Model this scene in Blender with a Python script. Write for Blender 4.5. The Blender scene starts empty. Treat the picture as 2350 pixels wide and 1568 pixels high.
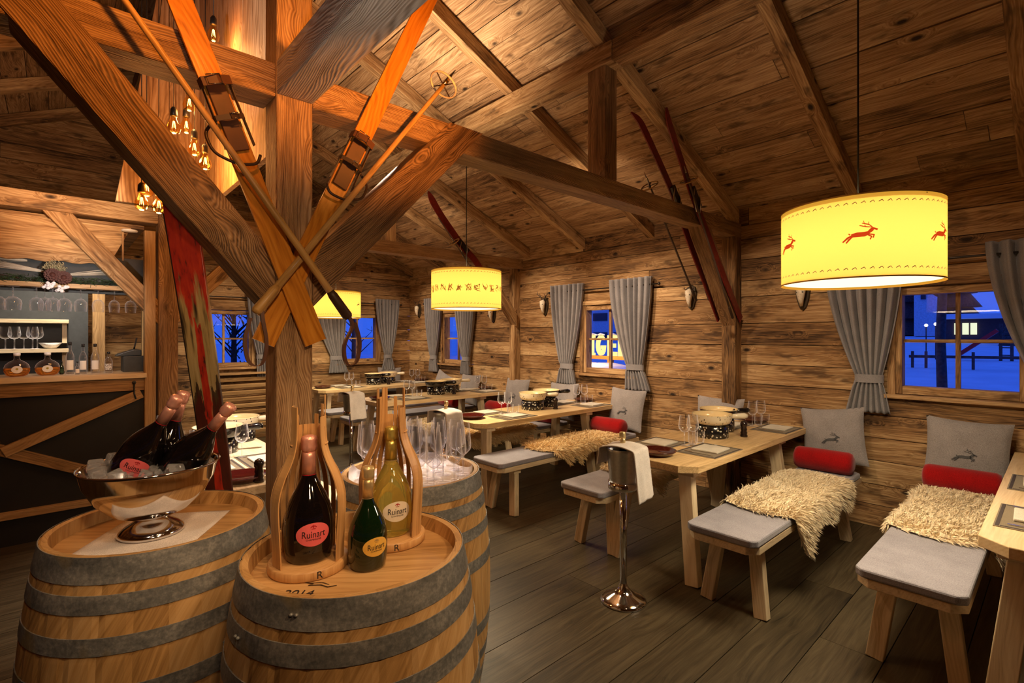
import bpy, math, random
from mathutils import Vector, Matrix
R = random.Random(7)
SC = bpy.context.scene
COL = SC.collection
PI = math.pi

# ---------------------------------------------------------------- camera, world, exposure
cam_d = bpy.data.cameras.new('camera'); cam = bpy.data.objects.new('camera', cam_d); COL.objects.link(cam)
cam.location = (0, 0, 1.5)
cam.rotation_euler = (PI/2, 0, math.radians(47.74 - 90))
cam_d.sensor_width = 36; cam_d.lens = 1155/2350*36; cam_d.shift_y = -12/2350
cam_d.clip_start = .02; cam_d.clip_end = 200
SC.camera = cam
w = bpy.data.worlds.new('dusk'); SC.world = w; w.use_nodes = True
w.node_tree.nodes['Background'].inputs[0].default_value = (.035, .13, .85, 1)
w.node_tree.nodes['Background'].inputs[1].default_value = .85
SC.view_settings.view_transform = 'Standard'; SC.view_settings.look = 'None'
SC.view_settings.exposure = 0.2; SC.view_settings.gamma = 1

def light(name, kind, loc, energy, col, target=None, size=.1, spot=60, blend=.6):
    d = bpy.data.lights.new(name, kind); d.energy = energy; d.color = col
    if kind == 'AREA': d.shape = 'DISK'; d.size = size
    else: d.shadow_soft_size = size
    if kind == 'SPOT': d.spot_size = math.radians(spot); d.spot_blend = blend
    o = bpy.data.objects.new(name, d); COL.objects.link(o); o.location = loc
    if target is not None:
        o.rotation_euler = (Vector(target)-Vector(loc)).to_track_quat('-Z', 'Y').to_euler()
    return o
WARM = (1, .62, .32); AMBER = (1, .33, .05); SOFT = (1, .74, .5)
# unseen spotlights added without fixtures: washes along the window wall, on the posts, on the roof
for y, e in ((7.1, 40), (5.9, 34), (4.45, 58), (3.35, 60), (2.75, 34), (1.45, 26), (.5, 8)):
    light('wall_spot', 'SPOT', (3.05, y, 2.95), e*2.5, SOFT, (4.85, y+.05, 1.2), .04, 62, .8)
for x, e in ((3.9, 26), (2.4, 26), (1.2, 20)):
    light('gable_spot', 'SPOT', (x, 6.3, 2.9), e*2.0, SOFT, (x, 8.1, 1.2), .04, 74, .8)
for x, y, e, z, tx, ty, tz in ((1.75, 3.1, 150, 2.6, 2.2, 3.2, 3.9), (2.4, 1.2, 6, 2.6, 3.4, 1.7, 3.8), (1.6, 4.2, 45, 2.7, 2.8, 4.9, 3.7),
                   (3.3, 2.9, 16, 2.7, 4.2, 3.2, 3.0), (3.0, 5.4, 22, 2.7, 4.0, 6.0, 3.2)):
    light('roof_spot', 'SPOT', (x, y, z), e, SOFT, (tx, ty, tz), .06, 98, 1)
light('post_spot', 'SPOT', (1.2, 1.0, 2.3), 105, AMBER, (1.0, 2.1, 2.75), .05, 76, 1)
light('post_spot', 'SPOT', (.35, 1.2, 2.7), 40, AMBER, (.2, 2.1, 2.5), .05, 80, 1)
light('post_spot', 'SPOT', (.1, -.3, 2.3), 75, WARM, (.7, 2.1, 1.2), .08, 50, 1)
light('beam_spot', 'SPOT', (.3, .9, 1.9), 9, (1, .9, .8), (.72, 1.6, 2.5), .05, 80, 1)
light('barrel_spot', 'SPOT', (.75, .9, 2.4), 26, WARM, (.5, 1.5, .9), .06, 75, 1)
light('barrel_spot', 'SPOT', (-.1, 1.0, 2.35), 16, (1, .75, .5), (.25, 1.85, .9), .06, 60, 1)
light('barrel_spot', 'SPOT', (.9, -.3, 2.4), 60, WARM, (.5, 1.2, .5), .1, 60, 1)
light('table_spot', 'SPOT', (1.0, 3.2, 2.38), 230, (1, .9, .78), (.85, 3.6, .7), .06, 60, .9)
light('tray_spot', 'SPOT', (1.2, 2.25, 2.38), 130, (1, .88, .8), (1.12, 1.9, .9), .05, 45, .9)
light('bar_spot', 'SPOT', (.1, 4.3, 1.95), 26, (1, .9, .8), (.1, 5.15, 1.75), .03, 80, 1)  # added spot that brightens the hanging glasses
light('ski_spot', 'SPOT', (-.25, .9, 2.2), 22, WARM, (.38, 2.25, 1.75), .05, 30, 1)
light('bar_spot', 'SPOT', (.1, 5.9, 2.3), 70, (1, .86, .68), (0, 6.6, 1.4), .05, 120, 1)
light('bar_spot', 'SPOT', (.1, 3.9, 2.3), 75, (1, .66, .42), (.1, 5.05, 2.6), .05, 62, 1)
light('hood_spot', 'SPOT', (.2, 2.6, 2.75), 20, (1, .86, .78), (.81, 3.2, 3.3), .05, 95, 1)
light('aisle_spot', 'SPOT', (1.9, 2.4, 3.2), 60, WARM, (2.3, 2.2, 0), .1, 100, 1)
light('aisle_spot', 'SPOT', (1.6, .4, 3.2), 12, WARM, (2.0, .9, 0), .1, 90, 1)

# ---------------------------------------------------------------- material helpers
def NT(name):
    m = bpy.data.materials.new(name); m.use_nodes = True
    nt = m.node_tree; nt.nodes.clear()
    return m, nt, nt.nodes, nt.links
def N(nt, t, **k):
    n = nt.nodes.new(t)
    for a, v in k.items():
        if a.startswith('i_'): n.inputs[a[2:].replace('_', ' ')].default_value = v
        else: setattr(n, a, v)
    return n
def ramp(nt, stops, src):
    r = nt.nodes.new('ShaderNodeValToRGB'); e = r.color_ramp.elements
    while len(e) < len(stops): e.new(.5)
    for i, (p, c) in enumerate(stops):
        e[i].position = p; e[i].color = (*c, 1) if len(c) == 3 else c
    nt.links.new(src, r.inputs[0]); return r.outputs[0]
def math_(nt, op, a, b=None, c=None):
    n = nt.nodes.new('ShaderNodeMath'); n.operation = op
    for i, v in enumerate((a, b, c)):
        if v is None: continue
        if isinstance(v, (int, float)): n.inputs[i].default_value = v
        else: nt.links.new(v, n.inputs[i])
    return n.outputs[0]
def mixc(nt, f, a, b, mode='MIX'):
    n = nt.nodes.new('ShaderNodeMix'); n.data_type = 'RGBA'; n.blend_type = mode
    for idx, v in ((0, f), (6, a), (7, b)):
        if isinstance(v, (int, float)): n.inputs[idx].default_value = v
        elif isinstance(v, tuple): n.inputs[idx].default_value = (*v, 1) if len(v) == 3 else v
        else: nt.links.new(v, n.inputs[idx])
    return n.outputs[2]
def scaled(nt, src, s):
    m = nt.nodes.new('ShaderNodeVectorMath'); m.operation = 'MULTIPLY'; m.inputs[1].default_value = s
    nt.links.new(src, m.inputs[0]); return m.outputs[0]
def noise(nt, vec, scale=1, detail=3, rough=.55, dist=0):
    n = nt.nodes.new('ShaderNodeTexNoise'); n.inputs['Scale'].default_value = scale
    n.inputs['Detail'].default_value = detail; n.inputs['Roughness'].default_value = rough
    n.inputs['Distortion'].default_value = dist
    nt.links.new(vec, n.inputs['Vector']); return n.outputs['Fac']
def out(nt, sh):
    o = nt.nodes.new('ShaderNodeOutputMaterial'); nt.links.new(sh, o.inputs[0])
def pbsdf(nt, **k):
    b = nt.nodes.new('ShaderNodeBsdfPrincipled')
    for a, v in k.items():
        key = {'base': 'Base Color', 'rough': 'Roughness', 'metal': 'Metallic', 'trans': 'Transmission Weight', 'ior': 'IOR',
               'emis': 'Emission Color', 'estr': 'Emission Strength', 'alpha': 'Alpha', 'coat': 'Coat Weight', 'sheen': 'Sheen Weight',
               'normal': 'Normal', 'spec': 'Specular IOR Level', 'sss': 'Subsurface Weight'}[a]
        if isinstance(v, (int, float)): b.inputs[key].default_value = v
        elif isinstance(v, tuple): b.inputs[key].default_value = (*v, 1) if len(v) == 3 else v
        else: nt.links.new(v, b.inputs[key])
    return b
def bump(nt, h, strength=.4, dist=.004):
    b = nt.nodes.new('ShaderNodeBump'); b.inputs['Strength'].default_value = strength; b.inputs['Distance'].default_value = dist
    nt.links.new(h, b.inputs['Height']); return b.outputs[0]

def wood(name, dark, mid, light_, rough=.6, knots=1.0, tintamt=.6, rings=.3, bmp=.5, stain=.5, fine=1.0, wavescale=26):
    m, nt, _, L = NT(name)
    a = N(nt, 'ShaderNodeAttribute', attribute_name='gr'); t = N(nt, 'ShaderNodeAttribute', attribute_name='tint')
    g = a.outputs['Vector']; tint = t.outputs['Fac']
    vor = nt.nodes.new('ShaderNodeTexVoronoi'); vor.inputs['Scale'].default_value = 1
    L.new(scaled(nt, g, (3.6, 7, 7)), vor.inputs['Vector'])
    sepc = N(nt, 'ShaderNodeSeparateColor'); L.new(vor.outputs['Color'], sepc.inputs[0]); kmask = math_(nt, 'GREATER_THAN', sepc.outputs[0], .3)
    kd = vor.outputs['Distance']
    near = math_(nt, 'MULTIPLY', ramp(nt, [(0, (1, 1, 1)), (.36, (0, 0, 0))], kd), kmask)
    wob = noise(nt, scaled(nt, g, (1.1, 5, 5)), 1, 2)
    warp = math_(nt, 'ADD', math_(nt, 'MULTIPLY', near, .055*knots), math_(nt, 'MULTIPLY', wob, .12))
    off = N(nt, 'ShaderNodeCombineXYZ'); L.new(warp, off.inputs[1]); L.new(math_(nt, 'MULTIPLY', warp, .6), off.inputs[2])
    add = nt.nodes.new('ShaderNodeVectorMath'); add.operation = 'ADD'; L.new(g, add.inputs[0]); L.new(off.outputs[0], add.inputs[1])
    gw = add.outputs[0]
    wave = nt.nodes.new('ShaderNodeTexWave'); wave.wave_type = 'BANDS'; wave.bands_direction = 'DIAGONAL'
    wave.inputs['Scale'].default_value = wavescale; wave.inputs['Distortion'].default_value = 2.2; wave.inputs['Detail'].default_value = 2.5
    wave.inputs['Detail Scale'].default_value = 1.4
    L.new(scaled(nt, gw, (.12, 1.6, 1.6)), wave.inputs['Vector'])
    streak = noise(nt, scaled(nt, gw, (2.2, 55*fine, 55*fine)), 1, 4, .6)
    hair = noise(nt, scaled(nt, gw, (6, 260*fine, 260*fine)), 1, 2, .6)
    v = math_(nt, 'ADD', math_(nt, 'MULTIPLY', wave.outputs['Fac'], .34*rings), math_(nt, 'MULTIPLY', streak, .9))
    v = math_(nt, 'ADD', v, math_(nt, 'MULTIPLY', hair, .3))
    v = math_(nt, 'SUBTRACT', v, .15+.17*rings)
    big = noise(nt, scaled(nt, g, (1.2, 4, 4)), 1, 3, .6)
    v = math_(nt, 'ADD', v, math_(nt, 'MULTIPLY', math_(nt, 'SUBTRACT', big, .5), stain))
    v = math_(nt, 'ADD', v, math_(nt, 'MULTIPLY', math_(nt, 'SUBTRACT', tint, .5), tintamt))
    c = ramp(nt, [(.12, dark), (.42, mid), (.8, light_)], v)
    kn = math_(nt, 'MULTIPLY', ramp(nt, [(.07, (1, 1, 1)), (.17, (0, 0, 0))], kd), kmask)
    c = mixc(nt, math_(nt, 'MULTIPLY', kn, min(1, .9*knots)), c, tuple(x*.5 for x in dark))
    blot = ramp(nt, [(.56, (0, 0, 0)), (.68, (1, 1, 1))], noise(nt, scaled(nt, g, (3.2, 9, 9)), 1, 3, .65))
    c = mixc(nt, math_(nt, 'MULTIPLY', blot, min(1, .6*knots)), c, dark)
    b = pbsdf(nt, base=c, rough=rough, normal=bump(nt, v, bmp, .006), spec=.35)
    out(nt, b.outputs[0]); return m

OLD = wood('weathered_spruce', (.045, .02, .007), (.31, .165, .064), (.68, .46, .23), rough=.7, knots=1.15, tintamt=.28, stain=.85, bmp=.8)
ROOF = wood('roof_boarding', (.055, .025, .009), (.34, .19, .085), (.68, .47, .26), rough=.75, knots=1.15, tintamt=.2, stain=.6, bmp=.6)
BEAM = wood('hewn_beam', (.07, .034, .013), (.31, .17, .075), (.56, .36, .18), rough=.55, knots=.5, tintamt=.2, stain=.5, rings=.8, bmp=.9, wavescale=52)
GREYBEAM = wood('grey_beam', (.16, .12, .085), (.4, .33, .26), (.62, .54, .45), rough=.75, knots=.4, tintamt=.2, stain=.3, rings=.9, bmp=.9, wavescale=40)
FLOOR = wood('floor_planks', (.016, .012, .007), (.058, .042, .022), (.12, .09, .05), rough=.42, knots=.3, tintamt=.14, stain=.5, bmp=.2, rings=.12)
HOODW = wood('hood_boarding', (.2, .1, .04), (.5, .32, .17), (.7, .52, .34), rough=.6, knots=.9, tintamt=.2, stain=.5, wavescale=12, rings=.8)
PINE = wood('pale_pine', (.5, .36, .2), (.74, .58, .37), (.86, .72, .5), rough=.5, knots=.3, tintamt=.25, stain=.2, rings=.3, bmp=.12)
TABLE = wood('table_pine', (.45, .28, .12), (.72, .5, .25), (.84, .64, .38), rough=.38, knots=.3, tintamt=.2, stain=.2, rings=.3, bmp=.08)
OAK = wood('barrel_oak', (.22, .11, .032), (.5, .29, .105), (.68, .44, .2), rough=.5, knots=.05, tintamt=.3, stain=.25, rings=.12, bmp=.15)
HEAD = wood('barrel_head', (.24, .12, .035), (.52, .3, .115), (.7, .45, .2), rough=.42, knots=.05, tintamt=.14, stain=.2, rings=.14, bmp=.08)
BENT = wood('bentwood_strip', (.3, .14, .04), (.56, .31, .12), (.74, .46, .21), rough=.35, knots=.0, tintamt=.2, stain=.15, rings=.12, bmp=.05)
SKI = wood('varnished_ski', (.3, .09, .008), (.56, .21, .02), (.74, .33, .045), rough=.28, knots=.0, tintamt=.1, stain=.3, rings=.5, bmp=.1)
POLE = wood('bamboo_pole', (.25, .12, .03), (.5, .29, .09), (.66, .42, .17), rough=.4, knots=.0, tintamt=.1, stain=.3, rings=.4, bmp=.1)
SLAT = wood('slat_wood', (.14, .07, .025), (.38, .22, .09), (.56, .36, .17), rough=.5, knots=.3, tintamt=.3)

def plain(name, col, rough=.5, metal=0, var=.15, scale=20, coat=0, bmp=0, spec=.5, sheen=0):
    m, nt, _, L = NT(name)
    tc = N(nt, 'ShaderNodeTexCoord'); n = noise(nt, tc.outputs['Object'], scale, 3)
    c = ramp(nt, [(.3, tuple(x*(1-var) for x in col)), (.7, tuple(min(1, x*(1+var)) for x in col))], n)
    k = dict(base=c, rough=rough, metal=metal, coat=coat, spec=spec, sheen=sheen)
    if bmp: k['normal'] = bump(nt, n, bmp, .002)
    out(nt, pbsdf(nt, **k).outputs[0]); return m
def emit(name, col, s):
    m, nt, _, L = NT(name); e = N(nt, 'ShaderNodeEmission'); e.inputs[0].default_value = (*col, 1); e.inputs[1].default_value = s
    out(nt, e.outputs[0]); return m
def thinglass(name, tintc=(.97, .97, .98), fac=.12, rough=.01, body=0):
    m, nt, _, L = NT(name)
    t = N(nt, 'ShaderNodeBsdfTransparent'); t.inputs[0].default_value = (*tintc, 1)
    g = N(nt, 'ShaderNodeBsdfGlossy'); g.inputs['Roughness'].default_value = rough
    lw = N(nt, 'ShaderNodeLayerWeight'); lw.inputs[0].default_value = .25
    f = math_(nt, 'ADD', math_(nt, 'MULTIPLY', lw.outputs['Facing'], .55), fac*.5)
    f = math_(nt, 'MINIMUM', math_(nt, 'POWER', f, 1.3), .9)
    mx = N(nt, 'ShaderNodeMixShader'); L.new(f, mx.inputs[0]); L.new(t.outputs[0], mx.inputs[1]); L.new(g.outputs[0], mx.inputs[2])
    if body:  # whitish edges put into the glass to imitate bright glints
        d = N(nt, 'ShaderNodeBsdfDiffuse'); d.inputs[0].default_value = (.9, .9, .95, 1); tl = N(nt, 'ShaderNodeBsdfTranslucent'); tl.inputs[0].default_value = (.9, .9, .95, 1)
        ad = N(nt, 'ShaderNodeAddShader'); L.new(d.outputs[0], ad.inputs[0]); L.new(tl.outputs[0], ad.inputs[1])
        m2 = N(nt, 'ShaderNodeMixShader'); L.new(math_(nt, 'MULTIPLY', math_(nt, 'POWER', lw.outputs['Facing'], 1.7), body), m2.inputs[0]); L.new(mx.outputs[0], m2.inputs[1]); L.new(ad.outputs[0], m2.inputs[2]); mx = m2
    out(nt, mx.outputs[0]); return m

def hoop_mat():
    m, nt, _, L = NT('galvanised_hoop')
    tc = N(nt, 'ShaderNodeTexCoord'); o = tc.outputs['Object']
    n = noise(nt, o, 90, 3, .7); b = noise(nt, scaled(nt, o, (7, 7, 16)), 1, 5, .65)
    v = math_(nt, 'ADD', math_(nt, 'MULTIPLY', n, .45), math_(nt, 'MULTIPLY', b, .55))
    c = ramp(nt, [(.3, (.06, .066, .07)), (.5, (.19, .195, .19)), (.7, (.42, .41, .38))], v)
    r = ramp(nt, [(.62, (0, 0, 0)), (.7, (1, 1, 1))], noise(nt, scaled(nt, o, (5, 5, 3)), 1.3, 2))
    c = mixc(nt, math_(nt, 'MULTIPLY', r, .6), c, (.28, .2, .05))
    out(nt, pbsdf(nt, base=c, rough=.45, metal=.25, normal=bump(nt, v, .2, .001)).outputs[0]); return m
HOOP = hoop_mat()
def felt(name, col, scale=220):
    m, nt, _, L = NT(name)
    tc = N(nt, 'ShaderNodeTexCoord'); n = noise(nt, tc.outputs['Object'], scale, 2, .7); n2 = noise(nt, tc.outputs['Object'], 9, 3)
    v = math_(nt, 'ADD', math_(nt, 'MULTIPLY', n, .7), math_(nt, 'MULTIPLY', n2, .3))
    c = ramp(nt, [(.3, tuple(x*.6 for x in col)), (.7, tuple(min(1, x*1.35) for x in col))], v)
    out(nt, pbsdf(nt, base=c, rough=.95, spec=.1, sheen=.25, normal=bump(nt, n, .3, .002)).outputs[0]); return m
FELT = felt('grey_felt', (.3, .285, .325)); FELT2 = felt('taupe_wool', (.29, .265, .265)); CURT = felt('curtain_wool', (.27, .26, .275), 300)
RED = felt('red_felt', (.3, .004, .005)); LINEN = felt('white_linen', (.75, .68, .64), 400); STITCH = plain('dark_stitch', (.05, .035, .03), .8)
GREYSTITCH = plain('grey_embroidery', (.07, .07, .075), .8)
def fleece_mat(name, cols):
    m, nt, _, L = NT(name)
    t = N(nt, 'ShaderNodeAttribute', attribute_name='tint'); g = N(nt, 'ShaderNodeAttribute', attribute_name='gr')
    v = math_(nt, 'ADD', math_(nt, 'MULTIPLY', t.outputs['Fac'], .5), math_(nt, 'MULTIPLY', noise(nt, g.outputs['Vector'], 7, 2), .5))
    c = ramp(nt, [(.2, cols[0]), (.5, cols[1]), (.8, cols[2])], v)
    out(nt, pbsdf(nt, base=c, rough=.8, spec=.15, sheen=.3).outputs[0]); return m
WOOL = fleece_mat('sheep_wool', ((.66, .42, .17), (.84, .62, .33), (.93, .78, .52)))
WOOL2 = fleece_mat('pale_wool', ((.66, .5, .3), (.84, .7, .48), (.93, .84, .66)))
STEEL = plain('polished_steel', (.74, .73, .74), .08, 1, .05); BRUSH = plain('brushed_steel', (.72, .73, .76), .33, 1, .1, 60)
IRON = plain('black_iron', (.012, .012, .012), .4); DARKMET = plain('dark_metal', (.06, .05, .045), .35, .8)
LEATHER = plain('brown_leather', (.09, .03, .012), .5, bmp=.3); LEATHER2 = plain('strap_leather', (.045, .02, .01), .5)
BLACKPANEL = plain('black_panel', (.012, .01, .009), .45); GREYWALL = plain('anthracite_wall', (.045, .048, .05), .7)
GLASS = thinglass('clear_glass', (.93, .93, .95), .2, .03, .85); PANE = thinglass('window_pane', (.98, .98, 1), .06)
BLACKGL = plain('black_bottle_glass', (.004, .003, .003), .05, 0, 0, coat=.6); GREENGL = plain('green_bottle_glass', (.003, .012, .003), .05, 0, 0, coat=.6)
def tglass(name, col, rough=.03, tr=.85):
    m, nt, _, L = NT(name); out(nt, pbsdf(nt, base=col, rough=rough, trans=tr, ior=1.4).outputs[0]); return m
YELGL = tglass('golden_wine_glass', (.97, .86, .22)); ICE = tglass('ice', (.96, .97, 1), .07, .88); AMBERGL = tglass('amber_spirit', (.75, .28, .04), .03, .75)
ROSEFOIL = plain('rose_foil', (.85, .42, .32), .35, .55, .1, 60); GOLDFOIL = plain('gold_foil', (.75, .6, .15), .3, .8, .15, 60); DULLGOLD = plain('dull_gold_foil', (.72, .55, .28), .35, .7, .1, 60)
PINKLAB = plain('pink_label', (.75, .13, .14), .55, 0, .04); WHITELAB = plain('cream_label', (.75, .68, .55), .6, 0, .04); YELLAB = plain('yellow_label', (.72, .42, .07), .55, 0, .04)
INK = plain('black_ink', (.01, .01, .012), .6, 0, 0); WHITEINK = plain('white_ink', (.8, .78, .72), .5, 0, 0); REDINK = plain('red_band', (.4, .01, .02), .4)
ENAMEL = plain('white_enamel', (.78, .68, .5), .15, 0, .03, coat=.4); CREAM = plain('cream_enamel', (.85, .66, .36), .2, 0, .03); BLACKEN = plain('black_enamel', (.01, .008, .008), .12, 0, .2, coat=.5)
PLATE = plain('oxblood_glaze', (.05, .005, .004), .12, 0, .2, coat=.6); MATM = felt('taupe_placemat', (.2, .15, .09), 300); NAPM = felt('grey_napkin', (.6, .54, .44), 400)
SILVER = plain('cutlery_steel', (.7, .68, .64), .15, 1, .03); BONE = plain('skull_bone', (.85, .74, .58), .6, 0, .2, 60); HORN = plain('antler_horn', (.09, .055, .035), .6)
PLAQUE = plain('plaque_wood', (.05, .035, .02), .4); PORC = plain('white_porcelain', (.8, .78, .74), .2)
CONE = plain('pine_cone', (.07, .018, .012), .7); MOSS = plain('fir_green', (.02, .05, .012), .8, var=.5); STRAW = plain('pale_straw', (.55, .5, .42), .8); FLOWER = plain('dried_flower', (.38, .34, .2), .8)
COTTON = plain('white_cotton', (.75, .7, .72), .9); GREYMET = plain('till_grey', (.05, .06, .065), .4)
SNOW = plain('snow', (.72, .76, .85), .9, 0, .08, 2); TRUNK = plain('tree_bark', (.05, .045, .05), .9, var=.4); SLIDE = plain('red_slide', (.42, .01, .02), .5)
BLDG = plain('pale_render', (.6, .62, .7), .9); DARKWIN = plain('dark_window', (.02, .025, .05), .2); LITWIN = emit('lit_window', (.75, .8, .55), 1.1)
SIGNLIT = emit('lit_sign', (1, .72, .26), 1.35); LAMPLIT = emit('lamp_globe', (1, .9, .85), 3); SIGNBASE = plain('sign_board', (.5, .2, .04), .6)
BULBGLASS = thinglass('bulb_glass', (1, .8, .45), .05); FILAMENT = emit('filament', (1, .42, .07), 38)
def shade_mat():
    m, nt, _, L = NT('parchment_shade')
    tc = N(nt, 'ShaderNodeTexCoord'); sx = N(nt, 'ShaderNodeSeparateXYZ'); L.new(tc.outputs['Object'], sx.inputs[0])
    e = N(nt, 'ShaderNodeEmission'); e.inputs[0].default_value = (1, .47, .045, 1); e.inputs[1].default_value = .55
    t = N(nt, 'ShaderNodeBsdfTranslucent'); t.inputs[0].default_value = (.3, .17, .06, 1)
    ad = N(nt, 'ShaderNodeAddShader'); L.new(e.outputs[0], ad.inputs[0]); L.new(t.outputs[0], ad.inputs[1])
    out(nt, ad.outputs[0]); return m
SHADE = shade_mat(); DIFFUSER = emit('lamp_diffuser', (1, .86, .5), 1.6); SHADERIM = plain('shade_trim', (.75, .45, .1), .6); RUST = emit('rust_print', (.75, .06, .008), .75)  # rust print glows by itself in place of lamplight passing through
def redski_mat():
    m, nt, _, L = NT('worn_red_paint')
    a = N(nt, 'ShaderNodeAttribute', attribute_name='gr'); g = a.outputs['Vector']
    sx = N(nt, 'ShaderNodeSeparateXYZ'); L.new(g, sx.inputs[0])
    n = noise(nt, scaled(nt, g, (3, 28, 8)), 1, 4, .6); n2 = noise(nt, scaled(nt, g, (14, 60, 8)), 1, 3)
    # paint survives at both ends and as a stripe in the middle run
    x = sx.outputs['X']; y = sx.outputs['Y']
    worn = math_(nt, 'SUBTRACT', 1, math_(nt, 'ABSOLUTE', math_(nt, 'DIVIDE', math_(nt, 'SUBTRACT', x, 1.45), .34)))
    stripe = math_(nt, 'LESS_THAN', math_(nt, 'ABSOLUTE', math_(nt, 'ADD', y, math_(nt, 'MULTIPLY', math_(nt, 'SUBTRACT', n, .5), .03))), .012)
    low = math_(nt, 'LESS_THAN', math_(nt, 'ADD', x, math_(nt, 'MULTIPLY', n, .35)), 1.72)
    worn = math_(nt, 'SUBTRACT', worn, math_(nt, 'MULTIPLY', math_(nt, 'MULTIPLY', stripe, low), 1.2))
    f = math_(nt, 'ADD', math_(nt, 'MULTIPLY', worn, .9), math_(nt, 'MULTIPLY', math_(nt, 'SUBTRACT', n, .5), 1.5))
    redc = ramp(nt, [(.32, (.05, .02, .012)), (.42, (.33, .02, .012)), (.75, (.5, .045, .015))], n2)
    bare = ramp(nt, [(.35, (.03, .02, .01)), (.5, (.33, .24, .1)), (.75, (.46, .36, .18))], noise(nt, scaled(nt, g, (4, 50, 8)), 1, 3))
    c = mixc(nt, ramp(nt, [(.28, (0, 0, 0)), (.42, (1, 1, 1))], f), redc, bare)
    dk = math_(nt, 'MULTIPLY', math_(nt, 'LESS_THAN', math_(nt, 'ADD', x, math_(nt, 'MULTIPLY', n, .5)), 1.55), math_(nt, 'GREATER_THAN', math_(nt, 'ADD', math_(nt, 'ABSOLUTE', y), math_(nt, 'MULTIPLY', math_(nt, 'SUBTRACT', n, .5), .05)), .017))
    c = mixc(nt, math_(nt, 'MULTIPLY', dk, .88), c, (.022, .012, .008))
    edge = math_(nt, 'GREATER_THAN', math_(nt, 'ABSOLUTE', y), .044)
    out(nt, pbsdf(nt, base=c, rough=.35, normal=bump(nt, n2, .3, .002)).outputs[0]); return m
REDSKI = redski_mat(); DARKRED = plain('dark_red_ski', (.17, .012, .008), .35, 0, .3, 30)
def figured(name, base, fig, sc=38, thr=.5):
    m, nt, _, L = NT(name)
    tc = N(nt, 'ShaderNodeTexCoord'); v = nt.nodes.new('ShaderNodeTexVoronoi'); v.inputs['Scale'].default_value = sc
    L.new(tc.outputs['Object'], v.inputs['Vector'])
    n = noise(nt, tc.outputs['Object'], sc*2.2, 2)
    f = math_(nt, 'ADD', v.outputs['Distance'], math_(nt, 'MULTIPLY', n, .5))
    c = ramp(nt, [(thr, fig), (thr+.05, base)], f)
    out(nt, pbsdf(nt, base=c, rough=.2, coat=.4).outputs[0]); return m
WHITEFIG = figured('white_pot_figures', (.76, .66, .48), (.02, .015, .012), 45, .43); BLACKFIG = figured('black_pot_figures', (.01, .008, .008), (.6, .54, .42), 42)

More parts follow.
